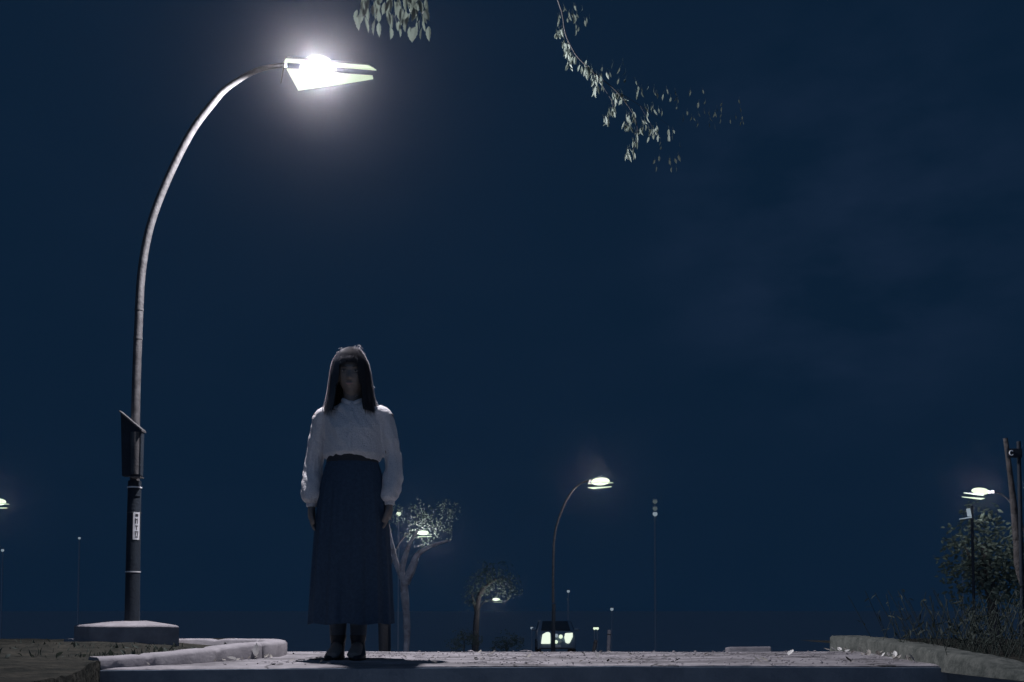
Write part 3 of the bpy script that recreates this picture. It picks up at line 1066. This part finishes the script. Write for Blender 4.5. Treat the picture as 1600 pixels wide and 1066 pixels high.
# boots ------------------------------------------------------------
for sx, fx, yaw in ((-1, xx(526.5), -0.12), (1, xx(558.5), 0.12)):
    bo = MB()
    ca, sa = math.cos(yaw * sx), math.sin(yaw * sx)

    def T(x, y, z):
        return Vector((fx + x * math.cos(yaw) - y * math.sin(yaw) * 1.0, x * math.sin(yaw) + y * math.cos(yaw), z))
    shaft = [(0.125, .041, .047, .012), (0.11, .041, .047, .012), (0.09, .036, .043, .012), (0.07, .035, .046, .005), (0.055, .037, .062, -.010), (0.04, .040, .090, -.035), (0.022, .042, .115, -.055), (0.012, .042, .118, -.058)]
    rows = []
    for z, a, b_, cy in shaft:
        row = []
        for k_ in range(32):
            t = 2 * PI * k_ / 32
            yy = cy + b_ * math.sin(t)
            nar = 1 - 0.25 * max(0, -(yy + .08)) / .1
            row.append(T(a * math.cos(t) * nar, yy, z + (0.012 * max(0, math.sin(t)) if z < .03 else 0)))
        rows.append(row)
    bo.quadgrid(rows)
    boot = bo.build('boot', M['boot'], person, smooth=True)
    so_ = MB()
    row0 = [T(.043 * math.cos(2 * PI * k_ / 32) * (1 - .25 * max(0, -(-.058 + .120 * math.sin(2 * PI * k_ / 32) + .08)) / .1), -.058 + .120 * math.sin(2 * PI * k_ / 32), 0.002 if math.sin(2 * PI * k_ / 32) < .3 else 0.012) for k_ in range(32)]
    so_.quadgrid([row0, [v + Vector((0, 0, .010)) for v in row0]])
    so_.build('sole', M['tyre'], boot)
    hl = MB()
    hl.quadgrid([[T(r_ * math.cos(2 * PI * k_ / 20), .038 + r_ * .9 * math.sin(2 * PI * k_ / 20), z) for k_ in range(20)] for r_, z in ((.021, .001), (.022, .014), (.027, .034))])
    hl.build('heel', M['boot'], boot, smooth=True)

# ------------------------------------------------------------------ overhead tree
tree = empty('tree', (4.9, 6.4, -0.3))


def local(pts, o):
    return [Vector(q_) - o.location for q_ in pts]


tb = MB()
trunk_pts = smoothline([(4.9, 6.4, -0.3), (4.85, 6.4, 1.2), (4.95, 6.5, 2.8), (4.6, 6.6, 4.2), (3.6, 6.6, 5.3), (2.2, 6.6, 5.6)], 6)
tb.tube(local(trunk_pts, tree), [lerp([(0, .2), (.3, .15), (.7, .09), (1, .04)], i / (len(trunk_pts) - 1)) for i in range(len(trunk_pts))], 14)
limbs = []


def limb(pts, r0, r1):
    L_ = smoothline(pts, 6)
    tb.tube(local(L_, tree), [r0 + (r1 - r0) * i / (len(L_) - 1) for i in range(len(L_))], 8)
    limbs.append(L_)
    return L_


limb([(4.6, 6.6, 4.2), (3.6, 5.8, 4.9), (1.6, 5.0, 4.6), (0.2, 4.3, 3.9), (-0.30, 4.05, 3.3), W(648, -22, 4.0)], .06, .006)
limb([(0.2, 4.3, 3.9), (-.3, 4.1, 3.4), W(575, -30, 4.1)], .012, .005)
limb([(2.2, 6.6, 5.6), (1.4, 6.6, 5.2), W(890, -60, 6.3), W(880, 30, 6.08), W(896, 80, 6.08), W(926, 112, 6.1), W(962, 142, 6.15), W(990, 180, 6.2), W(996, 212, 6.15), W(988, 238, 6.1)], .006, .0008)
limb([W(926, 112, 6.1), W(945, 140, 6.1), W(958, 165, 6.08), W(950, 186, 6.08)], .0018, .0008)
limb([W(962, 142, 6.15), W(1000, 165, 6.6), W(1045, 196, 7.2)], .002, .0006)
limb([W(1000, 165, 6.6), W(1020, 200, 6.6)], .0012, .0008)
tb.build('trunk', M['darkbark'], tree, smooth=True)
cb = MB()
LAMP = W(500, 110, LD)


def hang(px, py, D, L, n=1, spread=6, wf=0.42):
    for _ in range(n):
        q_ = W(px + R.uniform(-spread, spread), py + R.uniform(-spread, spread), D + R.uniform(-.15, .15))
        d = Vector((R.uniform(-.45, .45), R.uniform(-.5, .5), -1))
        side = Vector((R.uniform(-1, 1), R.uniform(-.7, .7), 0))
        ll = L * R.uniform(.75, 1.2)
        cb.leaf(q_ - tree.location, d, side, ll, ll * wf * R.uniform(.75, 1.15), R.uniform(-.1, .35))
        # petiole
        cb.tube([q_ - tree.location, q_ - tree.location + Vector((R.uniform(-.01, .01), 0, .025))], 0.0009, 3, cap=False)


# big near leaves at the top (positions read off the photograph)
for px, py in ((560, 24), (570, 26), (586, 30), (592, 35), (610, 42), (623, 39), (640, 42), (649, 42), (660, 42), (670, 41), (574, 10), (558, 15), (606, 18), (613, 22), (628, 30), (637, 26), (646, 0),
               (655, 0), (665, -2), (601, 4), (588, 0), (567, 2), (625, 6), (616, 0)):
    q_ = W(px, py, 4.0 + R.uniform(-.1, .1))
    L = R.uniform(.055, .072)
    cb.leaf(q_ - tree.location, Vector((R.uniform(-.18, .22), R.uniform(-.25, .25), -1)), Vector((R.choice((1, 1, .4)), R.uniform(-.9, .9), 0)), L, L * R.uniform(.32, .5), R.uniform(0, .2))
hang(615, -25, 4.05, .065, 60, 50)
hang(640, 14, 4.1, .038, 26, 22, .3)
hang(580, 10, 4.1, .042, 12, 18, .3)
LB = .050
KB = .76
for px, py, n_, sp, D in ((874, 50, 6, 5, 8), (882, 70, 8, 6, 8), (888, 82, 6, 5, 8), (895, 90, 4, 5, 8), (888, 98, 3, 3, 8), (912, 100, 4, 7, 8), (920, 110, 6, 6, 8), (930, 122, 6, 6, 8), (940, 120, 5, 8, 8.1),
                       (930, 138, 4, 4, 8), (962, 150, 6, 6, 8.1), (972, 150, 6, 7, 8.2), (955, 170, 7, 6, 8), (948, 185, 5, 5, 8), (985, 180, 6, 7, 8.2), (982, 195, 6, 6, 8.1), (998, 205, 5, 5, 8.1), (992, 222, 5, 4, 8.0),
                       (986, 236, 6, 6, 8.0), (980, 240, 3, 3, 8), (1015, 170, 5, 8, 8.5), (1022, 205, 8, 9, 8.6), (1010, 190, 5, 8, 8.5), (1050, 205, 4, 6, 9.6), (1000, 140, 5, 14, 9.2), (1040, 150, 6, 24, 10),
                       (1080, 160, 6, 30, 11.5), (1100, 190, 6, 26, 12), (1140, 175, 7, 24, 12.5), (905, 30, 9, 20, 10), (885, 20, 6, 14, 9.5), (960, 115, 6, 22, 10.5)):
    hang(px, py, D * KB, LB * .95, int(n_ * 1.7), sp, .34)

hang(1040, 245, 10, .06, 14, 24)
# the rest of the crown, above and outside the frame
for i in range(2600):
    L_ = R.choice(limbs)
    q_ = L_[R.randrange(len(L_) // 2)] + Vector((R.gauss(0, .5), R.gauss(0, .5), abs(R.gauss(0, .5)) + .1))
    if q_.z < H + .12 + (q_.y * 975 / F) and q_.x < q_.y * .55: continue
    L = R.uniform(.05, .09)
    cb.leaf(q_ - tree.location, Vector((R.uniform(-.7, .7), R.uniform(-.7, .7), -1)), Vector((R.uniform(-1, 1), R.uniform(-1, 1), 0)), L, L * .42, .2, ser=False)
cb.build('crown', M['leaf'], tree, recalc=False)
tag(tree, 'tree whose leafy twigs hang in from the top, pale in the lamp light', 'tree')


# ------------------------------------------------------------------ background trees and bushes
def bgtree(name, label, foot, trunk_lines, clumps, nleaf, leafsize, bark, cat='tree', leafm=None, seed=1):
    r = random.Random(seed)
    t = empty(name, foot)
    tb_ = MB()
    for pts, r0, r1 in trunk_lines:
        L_ = smoothline(pts, 6)
        rad = []
        for i in range(len(L_)):
            rad.append((r0 + (r1 - r0) * i / (len(L_) - 1)) * (1 + .25 * noise.noise(L_[i] * 1.5)))
        tb_.tube([q_ - t.location for q_ in L_], rad, 9)
    tb_.build('trunk', bark, t, smooth=True)
    c_ = MB()
    tot = sum(rad ** 2 for _, rad in clumps)
    for cpt, rad in clumps:
        for i in range(int(nleaf * rad * rad / tot)):
            d = Vector((r.gauss(0, 1), r.gauss(0, 1), r.gauss(0, .8)))
            d = d.normalized() * rad * (r.random() ** .4)
            q_ = cpt + d
            if noise.noise(q_ * (1.6 / max(rad, .5)) + Vector((seed, 0, 0))) < -.15: continue
            c_.leaf(q_ - t.location, Vector((r.uniform(-1, 1), r.uniform(-1, 1), r.uniform(-1, .3))), Vector((r.uniform(-1, 1), r.uniform(-1, 1), r.uniform(-1, 1))), leafsize * r.uniform(.6, 1.3), leafsize * .5, .2, ser=False)
    c_.build('crown', leafm or M['farleaf'], t, recalc=False)
    tag(t, label, cat)
    return t


D = 31.8
f0 = W(634, 1010, D)
f0.z = hfar(f0.x, D)
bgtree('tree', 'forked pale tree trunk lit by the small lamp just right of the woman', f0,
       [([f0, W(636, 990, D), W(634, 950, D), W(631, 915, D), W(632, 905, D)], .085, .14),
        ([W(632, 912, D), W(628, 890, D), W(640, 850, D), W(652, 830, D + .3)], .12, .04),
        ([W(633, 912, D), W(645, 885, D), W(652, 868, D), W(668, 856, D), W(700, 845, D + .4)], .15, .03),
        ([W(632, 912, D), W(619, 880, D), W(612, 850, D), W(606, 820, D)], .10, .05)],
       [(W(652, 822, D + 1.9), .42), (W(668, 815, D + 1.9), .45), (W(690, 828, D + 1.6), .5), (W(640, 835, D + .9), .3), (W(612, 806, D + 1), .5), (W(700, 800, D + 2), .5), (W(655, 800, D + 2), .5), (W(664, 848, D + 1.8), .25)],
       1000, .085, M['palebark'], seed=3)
D = 51.8
f0 = W(742, 1010, D)
f0.z = hfar(f0.x, D)
bgtree('tree', 'dim rounded tree around the farthest street lamp in the middle distance', f0,
       [([f0, W(745, 960, D), W(752, 925, D), W(775, 905, D)], .2, .06), ([W(745, 965, D), W(738, 930, D)], .1, .05)],
       [(W(746, 925, D), .9), (W(778, 905, D + .4), 1.1), (W(795, 918, D), .8), (W(738, 935, D), .5), (W(760, 900, D), .9)], 1100, .15, M['bark'], seed=5)
D = 6.2
f0 = Vector((3.35, 6.2, 0.0))
bgtree('leaning_tree', 'slim leaning tree trunk with rough bark at the right edge', f0,
       [([f0, W(1597, 900, 6.2), W(1590, 850, 6.2), W(1584, 790, 6.2), W(1577, 730, 6.2), W(1571, 685, 6.2)], .030, .016)],
       [(W(1606, 760, 6.2), .08)], 26, .05, M['bark'], seed=9)
D = 22.9
f0 = W(1560, 1000, D)
f0.z = hfar(f0.x, D)
bgtree('tree', 'dark bushy tree under the right hand street lamp', f0,
       [([f0, W(1552, 960, D), W(1545, 900, D), W(1535, 850, D)], .16, .06), ([W(1548, 930, D), W(1520, 880, D), W(1508, 855, D)], .07, .03)],
       [(W(1530, 812, D + .8), .5), (W(1535, 850, D), .9), (W(1560, 870, D), .8), (W(1512, 880, D), .7), (W(1585, 900, D), .9), (W(1545, 920, D), .9)], 3600, .13, M['bark'], seed=11)

# bush of long blades at the right
bu = empty('bush', (2.45, 5.2, 0.02))
bb = MB()
for i in range(240):
    a = R.uniform(0, 2 * PI)
    b0 = Vector((R.gauss(0, .18), R.gauss(0, .42), 0))
    L = R.uniform(.08, .40)
    d = Vector((math.cos(a) * .5, math.sin(a) * .5, 1)).normalized()
    p1 = b0 + d * L
    bb.tube(smoothline([b0, b0 + d * L * .5, p1 + Vector((0, 0, -.03 * L))], 2), .0018, 3, cap=False)
    for k_ in range(2):
        bb.leaf(b0.lerp(p1, R.uniform(.3, 1)), Vector((R.uniform(-1, 1), R.uniform(-1, 1), R.uniform(-.4, .8))), Vector((R.uniform(-1, 1), R.uniform(-1, 1), 0)), R.uniform(.025, .06), R.uniform(.006, .014), .3, ser=False)
bb.build('foliage', M['bushleaf'], bu, recalc=False)
tag(bu, 'dark thin-leaved bush standing behind the mossy stone edging', 'bush')

# ------------------------------------------------------------------ fallen leaves
def fallen(x, y, z, size, m, label, group=None, flat=0.25, name='fallen_leaf'):
    lb = MB()
    a = R.uniform(0, 2 * PI)
    d = Vector((math.cos(a), math.sin(a), R.uniform(0, flat)))
    lb.leaf(Vector((0, 0, 0.003)), d, Vector((-math.sin(a), math.cos(a), R.uniform(-flat, flat))), size, size * .55, R.uniform(-.5, .1))
    o = lb.build(name, m, recalc=False)
    o.location = (x, y, z)
    return tag(o, label, 'leaf', group)


def onz(px, py, z=0.004):
    q_ = WZ(px, py, z)
    return q_.x, q_.y, z


fallen(*onz(934, 1030), .055, M['paleleaf'], 'pale curled leaf in the middle of the lit pavement', flat=.9)
for k_, (px, py, lab) in enumerate(((397, 1029, 'large bright crumpled leaf on the pavement in front of the kerb tip'), (370, 1032, 'small bright leaf on the pavement left of the crumpled one at the kerb'))):
    fallen(*onz(px, py), .075 - .02 * k_, M['paleleaf'], lab, flat=1.0)
fallen(*onz(1232, 1025), .06, M['paleleaf'], 'upright pale leaf on the right part of the pavement', flat=.9)
fallen(*onz(1215, 1030), .05, M['dryleaf'], 'flat dry leaf left of the upright pale leaf on the pavement', flat=.2)
fallen(*onz(504, 1034), .045, M['ink'], 'dark leaf on the pavement beside the left boot', flat=.6)
src = None
for i in range(34):
    px, py = R.uniform(450, 1340), R.uniform(1020, 1037)
    if 500 < px < 590: continue
    x, y, z = onz(px, py)
    fallen(x, y, z, R.uniform(.02, .05), R.choice((M['dryleaf'], M['soil'])), 'small dry leaf lying flat on the lit pavement', 'dry leaves scattered on the pavement', .25)
for i in range(44):
    t = R.random()
    x = 1.98 - R.uniform(.0, .12)
    y = 5.9 - 1.25 * t
    fallen(x, y, .008, R.uniform(.025, .05), M['dryleaf'] if R.random() < .7 else M['paleleaf'], 'curled dry leaf drifted against the foot of the stone edging', 'dry leaves against the stone edging', .9)
for i in range(14):
    q_ = R.choice(line[8:44])
    fallen(q_.x + R.uniform(.0, .07), q_.y - R.uniform(.03, .10), .006, R.uniform(.015, .035), M['dryleaf'], 'tiny dry leaf in front of the concrete kerb', 'dry leaves in front of the kerb', .6)

gm = MB()
for i in range(900):
    x, y = R.uniform(-1.75, 2.0), R.uniform(4.62, 5.98)
    if x < -1.2 and y > 4.7: continue
    r_ = R.uniform(.002, .0055) * (1.6 if R.random() < .08 else 1)
    gm.ellipsoid((x, y, r_ * .5), (r_ * R.uniform(.8, 1.6), r_, r_ * .7), 6, 4)
for i in range(60):
    x, y, a_ = R.uniform(-1.2, 2.0), R.uniform(4.65, 5.95), R.uniform(0, PI)
    l_ = R.uniform(.02, .09)
    gm.tube(smoothline([(x, y, .005), (x + l_ * .5 * math.cos(a_), y + l_ * .5 * math.sin(a_), .009), (x + l_ * math.cos(a_ + .3), y + l_ * math.sin(a_ + .3), .005)], 2), .0018, 4)
tag(gm.build('grit', M['kerb'], smooth=True, recalc=False), 'grit and tiny twigs strewn over the pavement', 'grit', kind='stuff')
# ------------------------------------------------------------------ far lights, posts, signs, car, building
def globe_lamp(px, py, D, r, m, label):
    c = W(px, py, D)
    zg = hfar(c.x, D)
    t = empty('globe_lamp', (c.x, D, zg))
    h = c.z - zg
    b_ = MB()
    b_.tube([(0, 0, 0), (0, 0, .12), (0, 0, .13), (0, 0, h - r)], [.09, .09, .04, .03], 12)
    b_.build('post', M['facade'], t, smooth=True)
    b_ = MB()
    b_.ellipsoid((0, 0, h), (r, r, r), 18, 12)
    b_.build('globe', m, t, smooth=True)
    b_ = MB()
    b_.lathe([(r * .9, h + r * .75), (r * .5, h + r * 1.1), (.02, h + r * 1.25)], n=14)
    b_.build('cap', M['darkpole'], t, smooth=True)
    return tag(t, label, 'garden lamp', 'small round lamps in the distance')


globe_lamp(623, 803, 46, .105, M['farglow'], 'small round white lamp beside the right hand of the woman')
globe_lamp(888, 924, 60, .09, M['dimglow'], 'dim round lamp above the car headlights')
globe_lamp(887, 936, 66, .05, M['faintglow'], 'faintest round lamp just below the dim one above the car')
globe_lamp(956, 952, 60, .10, M['dimglow'], 'dim round lamp above the two lit posts')
globe_lamp(831, 981.5, 58, .085, M['dimglow'], 'tiny dim lamp up and left of the car headlights')
globe_lamp(869, 981, 62, .06, M['faintglow'], 'faint tiny lamp right above the middle of the car')
globe_lamp(929, 982, 52, .075, M['farglow'], 'left one of a bright tiny lamp pair above the leaning post')
globe_lamp(933.5, 982, 52, .075, M['farglow'], 'right one of a bright tiny lamp pair above the leaning post')
globe_lamp(124, 841, 48, .06, M['dimglow'], 'faint small lamp far off left of the lamp post')
globe_lamp(4, 860, 48, .07, M['dimglow'], 'faint small lamp below the glaring lamp at the left edge')
globe_lamp(1503, 851, 40, .045, M['farglow'], 'pin-sharp tiny lamp in the dark tree at the right')
globe_lamp(1561, 862, 30, .055, M['dimglow'], 'oval dim lamp in front of the dark tree at the right')


def post(px, top, D, px2, r, label, m):
    a = W(px, top, D)
    zg = hfar(a.x, D)
    b_ = W(px2, 1020, D)
    t = empty('bollard', (b_.x, D, zg))
    o = MB()
    o.tube([Vector((0, 0, 0)), Vector((a.x - b_.x, 0, a.z - zg - .03)), Vector((a.x - b_.x, 0, a.z - zg))], [r, r, r * .7], 12)
    o.build('post', m, t, smooth=True)
    o = MB()
    k1 = .82
    o.tube([Vector(((a.x - b_.x) * k1, 0, (a.z - zg) * k1)), Vector(((a.x - b_.x) * (k1 + .03), 0, (a.z - zg) * (k1 + .03)))], r * 1.12, 12)
    o.build('reflector_band', M['ink'], t, smooth=True)
    return tag(t, label, 'bollard')


post(952, 984, 22.5, 950, .042, 'upright pale post catching light beyond the pavement', M['kerb'])
post(931, 1000, 22.2, 925, .040, 'leaning grey post left of the taller upright post', M['pole'])

# thin sign post behind the woman
D = 36
a = W(607, 818, D)
zg = hfar(a.x, D)
t = empty('sign_post', (a.x, D, zg))
o = MB(); o.tube([(0, 0, 0), (0, 0, a.z - zg)], .03, 10); o.build('pole', M['pole'], t, smooth=True)
o = MB()
za, zb = W(0, 847, D).z - zg, W(0, 869, D).z - zg
o.box((0.02, -.06, zb), (.16, -.035, za)); o.build('sign_plate', M['white'], t, bevel=.008)
tag(t, 'thin sign post with a small pale plate behind the right arm', 'sign post')
D = 34
a, b_ = W(591, 973, D), W(608, 1001, D)
zg = hfar(a.x, D)
t = empty('litter_bin', ((a.x + b_.x) / 2, D, zg))
o = MB(); hh = a.z - zg
o.lathe([(.15, 0), (.16, .03), (.19, hh - .05), (.20, hh - .05), (.20, hh), (.17, hh + .0)], n=20); o.build('bin_body', M['pole'], t, smooth=True)
o = MB(); o.lathe([(.165, hh - .01), (.16, hh - .02), (.02, hh - .02)], n=20); o.build('bin_opening', M['ink'], t)
tag(t, 'round grey litter bin on the slope behind the hem of the skirt', 'litter bin')

# two faintly lit shrubs low in the middle distance
for px, py, D, lab, sd in ((725, 995, 38, 'small dim shrub low between the woman and the car', 21), (792, 1000, 40, 'small dim shrub close left of the car headlights', 22)):
    c = W(px, py, D)
    f0 = Vector((c.x, D, hfar(c.x, D)))
    bgtree('shrub', lab, f0, [([f0, c], .03, .01)], [(c, .45), (c + Vector((.4, 0, -.1)), .35), (c + Vector((-.3, 0, -.25)), .4)], 700, .09, M['bark'], cat='shrub', seed=sd)

# L-shaped bracket sign at the right
D = 21.5
sg = empty('small_sign', (W(1514, 806, D).x, D, hfar(10, D)))
zb = hfar(10, D)
o = MB(); o.tube([(0.09, .05, 0), (0.09, .05, W(0, 790, D).z - zb)], .03, 10); o.build('pole', M['darkpole'], sg, smooth=True)
o = MB(); zt, zl = W(0, 795, D).z - zb, W(0, 807, D).z - zb
o.prism([(-.045, 0, zt), (.03, 0, zt + .01), (.06, 0, zl), (-.02, 0, zl)], Vector((0, .03, 0))); o.build('sign_plate', M['dimglow'], sg)  # plate and arm emit, which paints in the lamplight falling on them
o = MB(); o.prism([(-.20, 0, zl - .05), (.06, 0, zl - .005), (.06, 0, zl - .03), (-.20, 0, zl - .065)], Vector((0, .03, 0))); o.build('arm', M['dimglow'], sg)
tag(sg, 'small self-glowing plate on a bracket just below the right hand lamp', 'sign')

# sign with a white C by the leaning trunk
sg = empty('marker_post', (W(1592, 708, 6.0).x, 6.0, 0.0))
o = MB(); o.tube([(0, 0, 0), (0, 0, W(0, 690, 6.0).z)], .012, 12); o.build('post', M['darkpole'], sg, smooth=True)
o = MB()
c0 = W(1580, 708, 5.98)
s_ = 1 / 259.0
cx_, cz_ = c0.x - sg.location.x, c0.z
o.box((cx_ - 6 * s_, -.02, cz_ - 7 * s_), (0.01, -.008, cz_ + 7 * s_))
pl_ = o.build('plate', M['darkpole'], sg)
o = MB()
arc = [Vector((cx_ + 3.2 * s_ * math.cos(a_), -.024, cz_ + 3.6 * s_ * math.sin(a_))) for a_ in [math.radians(45 + 270 * i / 16) for i in range(17)]]
o.tube(arc, [(.0032, .0032)] * 17, 6)
o.build('letter', mat('letter paint', (.9, .9, .92), .4), pl_)
tag(sg, 'narrow dark post with a small white letter C at the right edge', 'sign')

# car ---------------------------------------------------------------
D = 41.5
c0 = W(870, 997, D)
cz = H - 0.0478 * D - 0.06 + 0.05
car = empty('car', (c0.x, D, cz))
hz = c0.z - cz
o = MB()
prof = [(-.02, .28), (-.06, .55), (0.0, .78), (.35, .92), (1.05, 1.0), (1.75, 1.42), (2.9, 1.46), (3.7, 1.1), (4.1, 1.0), (4.15, .4), (4.1, .26)]
rows = []
for xk, sc_ in ((-.80, .96), (-.74, 1), (0, 1.02), (.74, 1), (.80, .96)):
    rows.append([(xk * (1 if z < 1.05 else .86), y + (0.06 if abs(xk) > .78 else 0), z * (sc_ if z > .3 else 1)) for y, z in prof])
b0 = len(o.v)
o.quadgrid(rows)
body = o.build('body', M['carpaint'], car, smooth=True)
o = MB(); o.prism([(-.62, 1.02, 1.03), (.62, 1.02, 1.03), (.54, 1.66, 1.405), (-.54, 1.66, 1.405)], Vector((0, -.02, .02))); o.build('windscreen', M['carglass'], car)
for sx in (-1, 1):
    o = MB(); o.prism([(sx * .80, 1.35, 1.05), (sx * .70, 1.85, 1.38), (sx * .70, 2.8, 1.40), (sx * .80, 3.3, 1.08)], Vector((sx * .015, 0, 0))); o.build('side_window', M['carglass'], car)
    o = MB(); o.ellipsoid((sx * .92, 1.25, 1.08), (.1, .06, .07), 12, 8); o.build('mirror', M['carpaint'], car, smooth=True)
    for y in (.75, 3.3):
        o = MB(); o.tube([(sx * .64, y, .30), (sx * .82, y, .30)], .30, 20); wh = o.build('wheel', M['tyre'], car, smooth=True)
        o = MB(); o.tube([(sx * .815, y, .30), (sx * .828, y, .30)], .18, 16); o.build('rim', M['pole'], wh, smooth=True)
    o = MB()
    if sx < 0:
        q_ = [(-.66, hz - .24), (-.27, hz - .24), (-.27, hz + .20), (-.34, hz + .25), (-.44, hz + .24), (-.60, hz + .15)]
    else:
        q_ = [(.36, hz - .19), (.45, hz - .23), (.53, hz - .21), (.66, hz + .05), (.66, hz + .22), (.34, hz + .20), (.31, hz + .02)]
    o.prism([(x, -.10, z) for x, z in q_], Vector((0, .06, 0)))
    o.build('headlight', M['head'], car, bevel=.03)
for x, z, r, m in ((-.02, hz + .10, .075, M['dimglow']), (.16, hz + .06, .08, M['farglow']), (-.03, hz - .16, .07, M['farglow']), (.14, hz - .15, .05, M['faintglow'])):
    o = MB(); o.ellipsoid((x, -.10, z), (r, .04, r * 1.05), 14, 10); o.build('front_glint', m, car, smooth=True)  # glowing blobs added for the reflections on plate and grille
o = MB(); o.box((-.17, -.09, .36), (.17, -.07, .46)); o.build('number_plate', M['white'], car)
o = MB(); o.box((-.74, -.075, .30), (.74, -.03, .34)); o.build('bumper', M['ink'], car)
tag(car, 'dark car facing the camera with two bright headlights beyond the pavement', 'car')

# slim mast with three faint lamps one above the other
D = 62
c0 = W(1023, 796, D)
zg = hfar(c0.x, D)
ms = empty('lamp_mast', (c0.x, D, zg))
top = W(0, 780, D).z - zg
o = MB(); o.tube([(0, 0, 0), (0, 0, top * .5), (0, 0, top)], [.09, .06, .05], 12); o.build('mast', M['facade'], ms, smooth=True)
o = MB(); o.tube([(0, 0, 0), (0, 0, .4), (0, 0, .42)], [.28, .28, .16], 16); o.build('base', M['facade'], ms, smooth=True)
for py, m in ((784, M['faintglow']), (795, M['faintglow']), (803.5, M['dimglow'])):
    z = W(0, py, D).z - zg
    o = MB(); o.ellipsoid((0, -.14, z), (.15, .12, .15), 14, 10); lm_ = o.build('lamp', m, ms, smooth=True)
    o = MB(); o.lathe([(.17, z + .10), (.12, z + .17), (.02, z + .19)], c=(0, -.10, 0), n=14); o.build('shade', M['facade'], lm_, smooth=True)
tag(ms, 'slim far mast carrying three faint lamps one above another right of the middle lamp', 'mast')

# ------------------------------------------------------------------ render settings
sc.view_settings.view_transform = 'Standard'
sc.view_settings.look = 'None'
sc.view_settings.exposure = 0
sc.view_settings.gamma = 1
cy = sc.cycles
cy.max_bounces = 6
cy.diffuse_bounces = 4
cy.glossy_bounces = 3
cy.transparent_max_bounces = 12
cy.volume_bounces = 1
cy.use_denoising = True
cy.sample_clamp_indirect = 4
